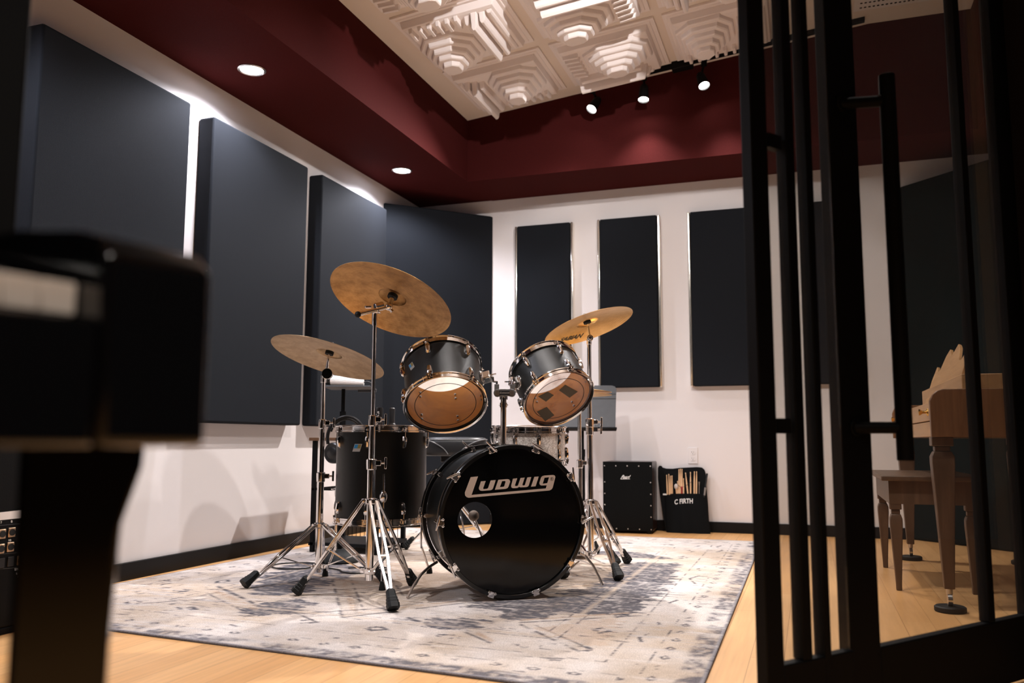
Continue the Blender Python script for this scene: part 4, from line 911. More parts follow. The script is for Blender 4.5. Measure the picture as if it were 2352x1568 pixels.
cy2, hh2 = cymbal('lower left cymbal with a dull brown underside, tilted down to the right', cc2, ax2, R2, BRONZE_DULL)
top = cc2 + ax2 * (hh2(0.01) - 0.004); pt2 = V((B2.x, B2.y, zt_))
m = MB(); m.cyl(pt2 - UP * 0.03, pt2 + UP * 0.004, 0.014, n=20); m.tube([pt2, at(750, 852, D2), top - ax2 * 0.02, top + ax2 * 0.028], [0.009, 0.009, 0.006, 0.004], 12); q = at(752, 858, D2 - 0.01)
m.cyl(q - PN * 0.008, q + PN * 0.008, 0.026, n=28); m.tube([q + UP * -0.012, q + CAMR * 0.03 - UP * 0.002], [0.004, 0.006], 8); m.sphere(top + ax2 * 0.028, 0.011, n=12); m.build('tilter', CHROME, r, bevel=0.002)
m = MB(); m.cyl(top - ax2 * 0.024, top - ax2 * 0.008, 0.020, n=24); m.cyl(top + ax2 * 0.007, top + ax2 * 0.016, 0.018, n=24); m.build('felt_washer', FELT, r)
# right straight stand
B3 = at(1357, 1272, 4.22); g = V((B3.x, B3.y, 0)); f1, f2 = V(onZ(1421, 1333, 0.01)), V(onZ(1441, 1293, 0.01)); f1.z = f2.z = 0; f3_ = g + rotz(-((f1 - g) + (f2 - g)).normalized() * 0.26, -0.55)
r = thing('cymbal_stand', 'chrome stand at right holding the bright cymbal, beside the bass drum', 'cymbal stand', V((B3.x, B3.y, 0.008)))
tripod(r, B3, zat(B3, 1152), 0.085, [f1[:2], f2[:2], f3_[:2]])
zt_ = zat(B3, 782); post(r, B3, [(0.06, zat(B3, 985), 0.0155), (zat(B3, 985), zat(B3, 968), 0.0175), (zat(B3, 968), zt_, 0.0105)], CAMR)
D3 = proj(V((B3.x, B3.y, zt_)))[2]
cc3, ax3 = disc_pose(1352.5, 750, 106, 29, -19.7, None, D3); R3 = 106 * D3 / FPX
cy3, hh3 = cymbal('bright golden cymbal with lettering underneath, tilted above the right rack tom', cc3, ax3, R3, BRONZE_NEW, bell=0.22, bow=0.10)
top = cc3 + ax3 * (hh3(0.01) - 0.004); pt3 = V((B3.x, B3.y, zt_)); q = at(1355, 776, D3 - 0.02)
m = MB(); m.cyl(pt3 - UP * 0.02, pt3 + UP * 0.006, 0.013, n=20); m.cyl(q - PN * 0.012, q + PN * 0.010, 0.0165, n=28); m.cyl(q + PN * 0.010, q + PN * 0.016, 0.010, n=20); m.tube([q, top - ax3 * 0.016, top + ax3 * 0.03], [0.0065, 0.006, 0.004], 12); m.sphere(top + ax3 * 0.03, 0.006, n=12); m.build('tilter', CHROME, r, bevel=0.002)
m = MB(); m.cyl(top - ax3 * 0.020, top - ax3 * 0.008, 0.020, n=24); m.cyl(top + ax3 * 0.007, top + ax3 * 0.014, 0.018, n=24); m.build('felt_washer', FELT, r)
# lettering printed on the underside, wrapped to the bow
def on_bow(px, py):
    p = onP(px, py, cc3, ax3)
    for _ in range(8):
        q = p - cc3; rr = (q - ax3 * q.dot(ax3)).length; p = onP(px, py, cc3 + ax3 * (hh3(min(rr, R3)) - 0.0026), ax3)
    return p
text_on('lettering', 'SABIAN', lambda u, v: on_bow(1284 + 53 * u + 5 * v, 785 - 9.5 * u - 11 * v * (0.75 + 0.25 * u)), INK, cy3, True, 0.3)
# hi-hat behind the right tom
B4 = at(1333, 1270, 4.55); g = V((B4.x, B4.y, 0))
r = thing('hi_hat_stand', 'dark chrome hi-hat stand behind the right rack tom', 'cymbal stand', V((B4.x, B4.y, 0.008)))
f1 = V(onZ(1416, 1299, 0.01)); f1.z = 0; dv_ = f1 - g
tripod(r, B4, 0.30, 0.07, [f1[:2], (g + rotz(dv_, 2.1))[:2], (g + rotz(dv_, -2.1))[:2]], w=0.018, gap=0.02)
zh = zat(B4, 905); post(r, B4, [(0.04, zat(B4, 1062), 0.0135), (zat(B4, 1062), zh - 0.065, 0.0105), (zh - 0.065, zh + 0.20, 0.0035)], CAMR)
fp = -PN; fp = PN
m = MB(); m.box(g + V((0, 0, 0.030)) - PN * 0.16, (0.085, 0.26, 0.012), (CAMR, PN, UP)); m.build('footboard', STEEL, r, bevel=0.004)
for nm, dz, sg in (('lower hi-hat cymbal of the pair behind the right rack tom', 0, -1), ('upper hi-hat cymbal of the pair behind the right rack tom', 0.016, 1)):
    ax = V((0.03, 0.02, 1)).normalized() * sg
    cymbal(nm, V((g.x, g.y, zh + dz)), ax, 0.176, BRONZE_NEW, bow=0.07, group='hi-hat cymbals')

# snare stand, bass pedal, drum throne
sx_, sy_ = sb.x, sb.y; g = V((sx_, sy_, 0))
r = thing('snare_stand', 'chrome tripod stand under the sparkle snare drum', 'drum stand', V((sx_, sy_, 0.008)))
f1, f2 = V(onZ(985, 1296, 0.01)), V(onZ(1338, 1288, 0.01)); f1.z = f2.z = 0
f1 = g + (f1 - g).normalized() * min(0.42, (f1 - g).length); f2 = g + (f2 - g).normalized() * min(0.27, (f2 - g).length)
tripod(r, g, 0.25, 0.06, [f1[:2], f2[:2], (g - ((f1 - g) + (f2 - g)).normalized() * 0.3)[:2]], w=0.018, gap=0.02)
post(r, g, [(0.04, 0.34, 0.013), (0.34, sb.z - 0.07, 0.010)], CAMR)
m = MB()
for k in range(3):
    d = rotz(CAMR, 0.6 + k * 2 * math.pi / 3); a = V((sx_, sy_, sb.z - 0.07)); m.tube([a, a + d * 0.08 + UP * 0.012, a + d * (RS + 0.006) + UP * 0.035, a + d * (RS + 0.026) + UP * 0.075, a + d * (RS + 0.022) + UP * 0.085], 0.006, 8)
m.build('basket', CHROME, r)
bc = CF - n * (LB + 0.17); g = V((bc.x, bc.y, 0)); BH = onP(1088, 1184, CF - n * (LB + 0.0285), n)
r = thing('bass_pedal', 'bass drum pedal with a felt beater, seen through the port hole', 'drum pedal', V((bc.x, bc.y, 0.008)))
m = MB(); m.box(g + UP * 0.014 - n * 0.10, (0.09, 0.30, 0.010), (sx, n, UP)); m.build('base_plate', STEEL, r, bevel=0.002)
m = MB(); m.box(g + UP * 0.055 - n * 0.12, (0.075, 0.27, 0.010), (sx, (n + UP * 0.25).normalized(), (UP - n * 0.25).normalized())); m.build('footboard', STEEL, r, bevel=0.003)
m = MB(); pv_ = g + n * 0.06
for sg in (-1, 1): m.box(pv_ + sx * (0.045 * sg) + UP * 0.095, (0.012, 0.03, 0.17), (sx, n, UP))
m.cyl(pv_ - sx * 0.06 + UP * 0.165, pv_ + sx * 0.06 + UP * 0.165, 0.008, n=14); m.build('frame', ALLOY, r, bevel=0.003)
sh0 = pv_ + UP * 0.165 + sx * 0.01; m = MB(); m.cyl(sh0, BH, 0.0042, n=12); m.build('beater_shaft', CHROME, r)
m = MB(); m.sphere(BH, 0.024, (1, 1, 1), n=20, k=12); m.build('beater', BEATER, r)
th = at(1046, 1030, 4.95); g = V((th.x, th.y, 0))
r = thing('drum_throne', 'black padded drummer seat behind the bass drum and floor tom', 'stool', V((g.x, g.y, 0.008)))
zs0, zs1 = at(1046, 1046, 4.95).z, at(1046, 1004, 4.95).z; rings = []
for t, k in ((0, 0.90), (0.08, 0.97), (0.25, 1.0), (0.7, 1.0), (0.88, 0.975), (0.97, 0.92), (1.0, 0.82), (1.02, 0.3), (1.02, 0.02)):
    ring_ = []
    for i in range(48):
        a = 2 * math.pi * i / 48; c_, s__ = math.cos(a), math.sin(a); sg = lambda q: math.copysign(abs(q) ** 0.55, q)
        ring_.append(g + CAMR * (0.185 * k * sg(c_)) - PN * (0.16 * k * sg(s__)) + UP * (zs0 + (zs1 - zs0) * t))
    rings.append(ring_)
st = MB().loft(rings).build('seat', VINYLB, r, ang=60)
m = MB(); pts = [];
for i in range(48):
    a = 2 * math.pi * i / 48; c_, s__ = math.cos(a), math.sin(a); sg = lambda q: math.copysign(abs(q) ** 0.55, q)
    pts.append(g + CAMR * (0.183 * sg(c_)) - PN * (0.158 * sg(s__)) + UP * (zs0 + (zs1 - zs0) * 0.88))
m.tube(pts, 0.0028, 6, closed=True)
def smooth(P, k=6):
    o = []
    for i in range(len(P) - 1):
        a, b, c_, d_ = P[max(i - 1, 0)], P[i], P[i + 1], P[min(i + 2, len(P) - 1)]
        for j in range(k):
            t = j / k; o.append(0.5 * ((2 * b) + (c_ - a) * t + (2 * a - 5 * b + 4 * c_ - d_) * t * t + (3 * b - a - 3 * c_ + d_) * t ** 3))
    return o + [P[-1]]
for sg_ in (-1, 1): m.tube(smooth([g + CAMR * (0.175 * sg_) + PN * 0.157 + UP * (zs1 - 0.012), g + CAMR * (0.12 * sg_) + PN * 0.163 + UP * (zs1 - 0.026), g + CAMR * (0.06 * sg_) + PN * 0.163 + UP * (zs0 + 0.045), g + CAMR * (0.03 * sg_) + PN * 0.162 + UP * (zs0 + 0.01)]), 0.0028, 6)
m.build('piping', PIPING, st)
m = MB(); m.box(g + UP * (zs0 - 0.018), (0.16, 0.12, 0.036), (CAMR, PN, UP)); m.build('seat_clamp', PLASTIC, r, bevel=0.004)
post(r, g, [(0.12, 0.36, 0.015), (0.36, zs0 - 0.02, 0.0125)], CAMR, BLACKM)
f1 = V(onZ(957, 1262, 0.01)); f1.z = 0; dv_ = (f1 - g); dv_ = dv_.normalized() * 0.30
tripod(r, g, 0.28, 0.13, [(g + dv_)[:2], (g + rotz(dv_, 2.1))[:2], (g + rotz(dv_, -2.1))[:2]], w=0.02)

# things on the floor tom
zt2 = tf.z + 0.0055
m = MB(); c = at(869, 975, 3.95); c.z = zt2; m.lathe(c, UP, [(0, 0), (0.0195, 0), (0.0205, 0.003), (0.0205, 0.086), (0.0185, 0.0915), (0, 0.0925)], 32); cs = m.build('can_shaker', PLASTIC, None)
tag(cs, 'black cylindrical shaker with worn white print on the floor tom', 'shaker')
m = MB()
rnd = random.Random(3)
for k in range(16):
    a = math.atan2(PN.y, PN.x) + rnd.uniform(-0.7, 0.35); h = 0.006 + k * 0.0042; u = V((math.cos(a), math.sin(a), 0)); w_ = rnd.uniform(0.002, 0.006)
    s_ = UP.cross(u); p = c + u * 0.0207 + UP * h; m.add([p - s_ * w_, p + s_ * w_ * 0.7 + UP * 0.001, p + s_ * w_ + UP * 0.0045, p - s_ * w_ * 0.5 + UP * 0.004], [(0, 1, 2, 3)])
m.build('printed_lettering', PRINT, cs, smooth=False)
c = at(900, 974, 3.98); c.z = zt2
m = MB(); m.lathe(c, UP, [(0, 0), (0.040, 0), (0.042, 0.002), (0.042, 0.006), (0.039, 0.0085), (0, 0.0085)], 40); bs_ = m.build('red_disc', REDM, None); tag(bs_, 'thin red disc lying on the floor tom head', 'percussion disc')
m = MB(); c2 = c + UP * 0.0088; m.lathe(c2, UP, [(0, 0), (0.019, 0), (0.019, 0.005), (0.0135, 0.012), (0.0125, 0.03), (0.0140, 0.07), (0.0140, 0.078), (0.010, 0.083), (0, 0.084)], 32); tag(m.build('hand_shaker', VINYLB, None), 'slim black shaker standing upright on the red disc', 'shaker')

# ------------------------------------------------------------------ behind the floor tom: tray stand, microphone, headphones, table, cable
Db = 4.22; bp_ = onZ(779, 1289, 0.01); g = V((bp_.x, bp_.y, 0)); zb_ = at(775, 893, proj(g)[2]).z
r = thing('tray_stand', 'black stand with a flat tray and a round weighted base, behind the left cymbal stand', 'stand', V((g.x, g.y, 0.008)))
m = MB(); m.lathe(g + UP * 0.009, UP, [(0, 0), (0.104, 0), (0.106, 0.008), (0.095, 0.030), (0.060, 0.055), (0.025, 0.066), (0, 0.066)], 40); m.build('base', RUBBER, r)
zz_ = at(775, 893, proj(V((g.x, g.y, 0.9)))[2]).z
m = MB(); m.cyl(g + UP * 0.07, g + UP * (zz_ - 0.17), 0.0125, n=20); m.cyl(g + UP * (zz_ - 0.30), g + UP * (zz_ - 0.12), 0.0165, n=20); m.cyl(g + UP * (zz_ - 0.17), g + UP * zz_, 0.010, n=20); m.build('pole', BLACKM, r)
tc_ = g + UP * (zz_ + 0.006) + CAMR * 0.035; m = MB(); tl = (PN + UP * 0.02).normalized(); m.box(tc_, (0.25, 0.22, 0.006), (CAMR, tl, CAMR.cross(tl))); m.box(tc_ + CAMR * 0.075 - PN * 0.10 - UP * 0.008, (0.10, 0.012, 0.018), (CAMR, PN, UP)); m.build('tray', DESK, r, bevel=0.002)
mz = tc_ + PN * 0.085 + UP * 0.0345; mi = thing('microphone', 'ribbed white microphone with a black head lying on the tray', 'microphone', mz - UP * 0.02)
a0, a1 = mz - CAMR * 0.085, mz + CAMR * 0.088; rings = []
for t, rr in ((0, 0.0265), (0.01, 0.027), (0.5, 0.022), (1.0, 0.0155)):
    rings.append([a0.lerp(a1, t) - UP * (0.027 - rr) + (UP * math.cos(2 * math.pi * k / 48) + PN * math.sin(2 * math.pi * k / 48)) * (rr * (1.0 if k % 2 else 0.95)) for k in range(48)])
MB().loft(rings).build('ribbed_body', WHITE, mi, ang=15)
m = MB(); m.cyl(a0 - CAMR * 0.045, a0, 0.022, 0.0235, n=24); m.cyl(a0 - CAMR * 0.053, a0 - CAMR * 0.045, 0.017, 0.022, n=24); m.build('head', PLASTIC, mi)
m = MB(); e = a1 - UP * 0.011; pts = [e, e + CAMR * 0.02 + UP * 0.004, e + CAMR * 0.042 - UP * 0.008, e + CAMR * 0.052 - UP * 0.035, e + CAMR * 0.052 - UP * 0.10, e + CAMR * 0.045 - UP * 0.17, e + CAMR * 0.036 - UP * 0.235]
m.tube(smooth(pts), 0.0032, 8); m.build('cable', CABLE, mi)
hp0 = at(795, 1006, 4.32); r = thing('headphones', 'black headphones hanging behind the floor tom', 'headphones', hp0)
m = MB(); pts = [hp0 + CAMR * (0.090 * math.cos(R_(a))) + UP * (0.108 * math.sin(R_(a)) + 0.0) - PN * (0.02 * math.cos(R_(a))) for a in range(-20, 205, 9)]
m.tube(pts, 0.009, 10); m.tube([p - (p - hp0) * 0.10 for p in pts[4:-4]], 0.008, 8); m.build('headband', PLASTIC, r)
for sg, ctr_ in ((-1, at(766, 1040, 4.29)), (1, hp0 + CAMR * 0.080 - UP * 0.065 - PN * 0.04)):
    nn = (PN * 0.85 - CAMR * 0.4).normalized(); m = MB(); m.lathe(ctr_, nn, [(0, 0.018), (0.022, 0.018), (0.030, 0.014), (0.046, 0.016), (0.052, 0.008), (0.053, -0.012), (0.046, -0.024), (0.030, -0.020), (0, -0.016)], 36); m.build('ear_cup', PLASTIC, r)
tc = at(842, 1005, 4.98); x0, x1, y0, y1 = tc.x - 0.262, tc.x + 0.165, tc.y - 0.16, tc.y + 0.20; zt3 = at(735, 1005, 4.9).z
tb = thing('side_table', 'small black metal frame table with a brown top and low shelf, behind the floor tom', 'table', V((tc.x, tc.y, 0.008)))
MB().box(((x0 + x1) / 2, (y0 + y1) / 2, zt3 - 0.008), (x1 - x0 + 0.03, y1 - y0 + 0.03, 0.018)).build('tabletop', TABLETOPW, tb, bevel=0.002)
for x in (x0 + 0.012, x1 - 0.012):
    for y in (y0 + 0.012, y1 - 0.012):
        MB().box((x, y, (zt3 - 0.017 + 0.009) / 2), (0.024, 0.024, zt3 - 0.026)).build('leg', BLACKM, tb, bevel=0.002)
m = MB()
for y in (y0 + 0.012, y1 - 0.012): m.box(((x0 + x1) / 2, y, 0.36), (x1 - x0, 0.012, 0.012))
for x in (x0 + 0.012, x1 - 0.012): m.box((x, (y0 + y1) / 2, 0.36), (0.012, y1 - y0, 0.012))
m.build('crossbar', BLACKM, tb)
MB().box(((x0 + x1) / 2, (y0 + y1) / 2, 0.055), (x1 - x0 + 0.02, y1 - y0, 0.02)).build('shelf', BLACKM, tb, bevel=0.003)
m = MB()
for k in range(15): m.cyl((x0 + 0.02 + k * (x1 - x0 - 0.04) / 14, y1 - 0.012, 0.065), (x0 + 0.02 + k * (x1 - x0 - 0.04) / 14, y1 - 0.012, 0.16), 0.0022, n=6)
m.cyl((x0, y1 - 0.012, 0.16), (x1, y1 - 0.012, 0.16), 0.004, n=8); m.build('wire_guard', BLACKM, tb)
pts = []
for px, py in ((742, 1298), (725, 1293), (690, 1292), (655, 1293), (632, 1296), (625, 1300), (633, 1304), (660, 1306), (700, 1305), (725, 1300), (745, 1303), (778, 1308), (790, 1314), (820, 1316), (860, 1313), (886, 1308), (889, 1304), (870, 1302), (830, 1303), (795, 1304)):
    q = onZ(px, py, 0.013); pts.append(q)
sm = []
for i in range(len(pts) - 1):
    a, b, c_, d_ = pts[max(i - 1, 0)], pts[i], pts[i + 1], pts[min(i + 2, len(pts) - 1)]
    for k in range(5):
        t = k / 5; sm.append(0.5 * ((2 * b) + (c_ - a) * t + (2 * a - 5 * b + 4 * c_ - d_) * t * t + (3 * b - a - 3 * c_ + d_) * t ** 3))
tag(MB().tube(sm, 0.0035, 8).build('audio_cable', CABLE, None), 'thin black cable looped on the rug around the weighted base', 'cable')

# ------------------------------------------------------------------ music stand behind the hi-hat
Dm = 5.92; r0 = at(1339, 1200, Dm); g = V((r0.x, r0.y, 0)); r = thing('music_stand', 'grey music stand with a wide solid desk, behind the right rack tom', 'music stand', V((g.x, g.y, 0)))
tl_, br_ = at(1300, 886, Dm), at(1417, 984, Dm); w_ = 0.50; xr = at(1420, 935, Dm); cD = V((xr.x, xr.y, 0)) - CAMR * (w_ / 2)
z1_, z0_ = at(1420, 884, Dm + 0.05).z, at(1415, 984, Dm - 0.03).z; lean = -PN * 0.10
base0 = V((cD.x, cD.y, z0_)); up_ = (UP * (z1_ - z0_) + lean).normalized(); LL = ((z1_ - z0_) ** 2 + 0.01) ** 0.5; nf = CAMR.cross(up_)
if nf.dot(PN) < 0: nf = -nf
outl = [(-w_ / 2 + 0.012, 0), (w_ / 2 - 0.022, 0), (w_ / 2 - 0.004, LL * 0.78), (w_ / 2, LL - 0.03), (w_ / 2 - 0.008, LL - 0.008), (w_ / 2 - 0.03, LL), (-w_ / 2 + 0.03, LL), (-w_ / 2, LL - 0.03)]
m = MB(); m.prism([outl], lambda u, v: base0 + CAMR * u + up_ * v, 0.004, nrm=nf); m.build('desk', DESK, r, bevel=0.001)
m = MB(); m.box(base0 + up_ * (LL - 0.062) + nf * 0.006, (w_ - 0.012, 0.006, 0.004), (CAMR, up_, nf)); m.box(base0 + up_ * (LL - 0.095) + nf * 0.006, (w_ - 0.014, 0.006, 0.004), (CAMR, up_, nf)); m.build('stiffening_rib', DESK, r)
m = MB(); m.box(base0 - nf * 0.025 + up_ * 0.002, (w_ - 0.02, 0.004, 0.055), (CAMR, up_, nf)); m.box(base0 + nf * 0.004 + up_ * 0.003, (w_ - 0.025, 0.010, 0.012), (CAMR, up_, nf)); m.build('ledge', BLACKM, r, bevel=0.001)
pc_ = V((g.x, g.y, 0.009)); m = MB(); m.cyl(pc_ + UP * 0.16, pc_ + UP * 0.55, 0.0165, n=20); m.cyl(pc_ + UP * 0.55, pc_ + UP * (z0_ + 0.10), 0.011, n=20); m.cyl(pc_ + UP * 0.52, pc_ + UP * 0.57, 0.019, n=20); m.box(pc_ + UP * (z0_ + 0.09) - PN * 0.012, (0.06, 0.05, 0.06), (CAMR, PN, UP)); m.build('post', BLACKM, r)
for k in (3.3, 4.85, 1.95):
    d = rotz(CAMR, k); m = MB(); m.tube([pc_ + UP * 0.17 + d * 0.01, pc_ + UP * 0.10 + d * 0.10, pc_ + UP * 0.02 + d * 0.20], 0.009, 8); m.sphere(pc_ + UP * 0.014 + d * 0.205, 0.014, n=10, k=6); m.build('leg', BLACKM, r)
# ------------------------------------------------------------------ cajon
q = onZ(1500, 1227, 0.0); fx = V((math.cos(R_(3)), math.sin(R_(3)), 0)); by = V((-fx.y, fx.x, 0)); HT = at(1496, 1061, proj(q)[2]).z; WC = 0.345
r = thing('cajon', 'black box drum with round screw heads and a white script mark, by the back wall', 'drum', V((q.x, q.y, 0)))
c0 = q - fx * (WC / 2)
MB().box(c0 + by * 0.155 + UP * (HT / 2 + 0.008), (WC - 0.004, 0.29, HT - 0.016), (fx, by, UP)).build('body', CAJS, r, bevel=0.008, seg=3)
MB().box(c0 + by * 0.006 + UP * (HT / 2 + 0.009), (WC, 0.008, HT - 0.018), (fx, by, UP)).build('front_plate', CAJF, r, bevel=0.002)
for sx2, d in ((-1, 0.04), (1, 0.04), (-1, 0.26), (1, 0.26)):
    MB().cyl(c0 + fx * (sx2 * 0.14) + by * d, c0 + fx * (sx2 * 0.14) + by * d + UP * 0.02, 0.016, n=16).build('rubber_foot', RUBBER, r)
def cf(u, v): return c0 + fx * ((u - 0.5) * WC) + UP * (0.018 + v * (HT - 0.036)) + by * 0.0018
for u, v in [(0.035 + 0.93 * k / 4, 0.975) for k in range(5)] + [(0.035 + 0.93 * k / 4, 0.03) for k in range(5)] + [(e, v) for e in (0.035, 0.965) for v in (0.215, 0.385, 0.555, 0.73)]:
    MB().sphere(cf(u, v), 0.0045, (1, 0.5, 1), n=10, k=6, ax=(fx, by, UP)).build('screw', STEEL, r)
text_on('script_mark', 'Pearl', lambda u, v: cf(0.372 + 0.185 * u + 0.03 * (v - 0.5), 0.775 + 0.062 * v) - by * 0.0006, PRINT, r, True, 0.35)
MB().add([cf(0.365, 0.772) - by * 0.0006, cf(0.55, 0.776) - by * 0.0006, cf(0.552, 0.783) - by * 0.0006, cf(0.368, 0.780) - by * 0.0006], [(0, 1, 2, 3)]).build('script_underline', PRINT, r, smooth=False)

# ------------------------------------------------------------------ stick bag and sticks
bb0 = onZ(1585, 1224, 0.0); pn = V((0.03, -1, 0.17)).normalized(); P0 = V((bb0.x, bb0.y, 0.0))
def bg(px, py, off=0.0): return onP(px, py, P0 + pn * off, pn)
r = thing('stick_bag', 'open black drumstick bag with white lettering, leaning on the wall beside the cajon', 'bag', P0)
BO = [(1511, 1074), (1514, 1069), (1519, 1069), (1522, 1073), (1530, 1075.5), (1545, 1076), (1560, 1074), (1580, 1073), (1600, 1072), (1612, 1073), (1618, 1078), (1620.5, 1086), (1622, 1110), (1626, 1160), (1628, 1195), (1633, 1218), (1600, 1225), (1560, 1226), (1535, 1227.5), (1529, 1218), (1522, 1180), (1515, 1130), (1511, 1100)]
ORI_b = P0
b2d = [((bg(*p) - P0).dot(V((1, 0, 0))), (bg(*p) - P0).dot(pn.cross(V((1, 0, 0))))) for p in BO]
ux = (V((1, 0, 0)) - pn * pn.x).normalized(); uz = pn.cross(ux);
if uz.z < 0: uz = -uz
b2d = [((bg(*p) - P0).dot(ux), (bg(*p) - P0).dot(uz)) for p in BO]
m = MB(); m.prism([b2d], lambda u, v: P0 + ux * u + uz * v - pn * 0.014, 0.014, nrm=pn); m.build('back_flap', NYLON, r, bevel=0.004)
lft = lambda t: 1527 - 3 * t + 8 * t * t; rgt = lambda t: 1621 + 11 * t
rows = []
for j in range(15):
    t = j / 14; py = 1134 + 92 * t; row = []
    for i in range(41):
        s_ = i / 40; px = lft(t) + (rgt(t) - lft(t)) * s_; bul = 0.018 * math.sin(math.pi * s_) ** 0.5 + 0.010 * (math.sin(s_ * 17 + 0.5) * 0.5 + 0.5) * (0.25 + 0.75 * t) * math.sin(math.pi * s_)
        row.append(bg(px, py) + pn * (bul + 0.002))
    rows.append(row)
m = MB(); vs = [p for row in rows for p in row]; fs = []
for j in range(14):
    for i in range(40): a = j * 41 + i; fs.append((a, a + 1, a + 42, a + 41))
m.add(vs, fs); bk = [p - pn * ((p - P0).dot(pn) - 0.001) for p in vs]; kk = len(m.v); m.add(bk, [f[::-1] for f in fs])
for i in range(40): m.f += [(i, kk + i, kk + i + 1, i + 1), (14 * 41 + i, 14 * 41 + i + 1, kk + 14 * 41 + i + 1, kk + 14 * 41 + i)]; m.m += [0, 0]
m.build('pocket', NYLON, r, ang=60)
def pocket_pt(px, py):
    t = (py - 1134) / 92; s_ = (px - lft(t)) / (rgt(t) - lft(t)); s_ = min(max(s_, 0.001), 0.999)
    return bg(px, py) + pn * (0.018 * math.sin(math.pi * s_) ** 0.5 + 0.010 * (math.sin(s_ * 17 + 0.5) * 0.5 + 0.5) * (0.25 + 0.75 * t) * math.sin(math.pi * s_) + 0.0035)
text_on('white_lettering', 'C FIRTH', lambda u, v: pocket_pt(1550 + 42 * u, 1159 - 4 * math.sin(math.pi * (u - 0.05)) * 0.3 - 2.0 * u - 11.5 * v), PRINT, r, True)
m = MB(); m.box(bg(1527, 1135, 0.012), (0.026, 0.004, 0.011), (ux, pn, uz)); m.build('white_label', PRINT, r)
for k, (xa, ya, xb, yb) in enumerate([(1531, 1090, 1533, 1136), (1536, 1088, 1537.5, 1136), (1540, 1092, 1540.5, 1136), (1543.5, 1091.5, 1544, 1136), (1556.5, 1104, 1557, 1137), (1559.5, 1077, 1560.5, 1137), (1563, 1076, 1563, 1137), (1566.5, 1076.5, 1566, 1137), (1570, 1098, 1570, 1137), (1574.5, 1085, 1581, 1136), (1586, 1083.5, 1586.5, 1136), (1595, 1082, 1594.5, 1137), (1600, 1082, 1599.5, 1137)]):
    a, b = bg(xa, ya, 0.011 + 0.010 * (k % 2)), bg(xb, yb + (0 if k < 4 else 7), 0.009); d = (b - a).normalized(); m = MB(); L = (b - a).length; rad = 0.0058
    m.lathe(a, d, [(0, 0), (0.0032, 0.001), (0.0042, 0.005), (0.0030, 0.012), (rad * 0.8, 0.045), (rad, 0.075), (rad, L), (0, L)], 14)
    where = ['first', 'second', 'third', 'fourth'][k] + ' pale drumstick from the left of the stick bag' if k < 4 else \
        ['short drumstick in the middle bundle of the stick bag', 'tall drumstick on the left side of the middle bundle', 'tall drumstick at the centre of the middle bundle', 'tall drumstick above the red tape in the middle bundle', 'short drumstick on the right side of the middle bundle', 'drumstick leaning to the right of the middle bundle', 'drumstick standing alone between the leaning stick and the right pair', 'left drumstick of the right-hand pair in the stick bag', 'right drumstick of the right-hand pair in the stick bag'][k - 4]
    o = m.build('drumstick', STICK, None); tag(o, where, 'drumstick', 'drumsticks in the stick bag')
    if k == 7:
        p = a + d * (L * 0.60); MB().lathe(p, d, [(rad + 0.0004, 0), (rad + 0.0008, 0.001), (rad + 0.0008, 0.055), (rad + 0.0004, 0.056)], 14).build('red_tape', REDTAPE, o)
p = bg(1553, 1117, 0.020); m = MB(); m.sphere(p, 0.017, (0.85, 0.7, 1.15), n=18); hd_ = m.build('mallet_head', COATED, None); tag(hd_, 'white fluffy mallet head poking out of the stick bag', 'mallet', None)
m = MB(); m.cyl(p - uz * 0.015, bg(1555, 1142, 0.008), 0.005, n=10); m.build('shaft', STICK, hd_)
a, b = bg(1624, 1087, 0.010), bg(1617, 1142, 0.010); m = MB(); m.cyl(a, b, 0.007, 0.005, n=14); br_ = m.build('wire_brush', PLASTIC, None); tag(br_, 'black brush leaning at the right edge of the stick bag', 'drum brush')
d = (b - a).normalized(); m = MB(); m.cyl(a + d * 0.10, a + d * 0.155, 0.0073, 0.0070, n=12); m.build('wire_sleeve', STEEL, br_)
m = MB(); m.tube([bg(1606, 1106, 0.008), bg(1606, 1115, 0.008), bg(1605.5, 1142, 0.006)], [0.006, 0.003, 0.003], 10); tag(m.build('metal_beater', STEEL, None), 'slim metal beater at the right side of the stick bag', 'drum beater')
m = MB(); m.tube([bg(1547, 1106, 0.022), bg(1563, 1118, 0.026), bg(1568, 1130, 0.024)], 0.0014, 6); m.tube([bg(1590, 1105, 0.022), bg(1577, 1114, 0.026), bg(1570, 1118, 0.024)], 0.0014, 6); m.build('cord', CABLE, r)

# ------------------------------------------------------------------ outlet
r = thing('wall_outlet', 'white double power outlet on the back wall above the stick bag', 'outlet', V((-0.80, YB, 0.476)))
MB().box((-0.80, YB - 0.003, 0.5345), (0.070, 0.006, 0.117)).build('cover_plate', WHITE, r, bevel=0.003)
for z in (0.556, 0.513):
    s = MB().cyl((-0.80, YB - 0.005, z), (-0.80, YB - 0.009, z), 0.0165, n=24).build('socket', WHITE, r)
    m = MB(); m.box((-0.8065, YB - 0.0092, z + 0.004), (0.0022, 0.001, 0.008)); m.box((-0.7935, YB - 0.0092, z + 0.004), (0.0022, 0.001, 0.0065)); m.cyl((-0.80, YB - 0.0088, z - 0.008), (-0.80, YB - 0.0097, z - 0.008), 0.0025, n=10); m.build('slots', DARKHOLE, s, smooth=False)

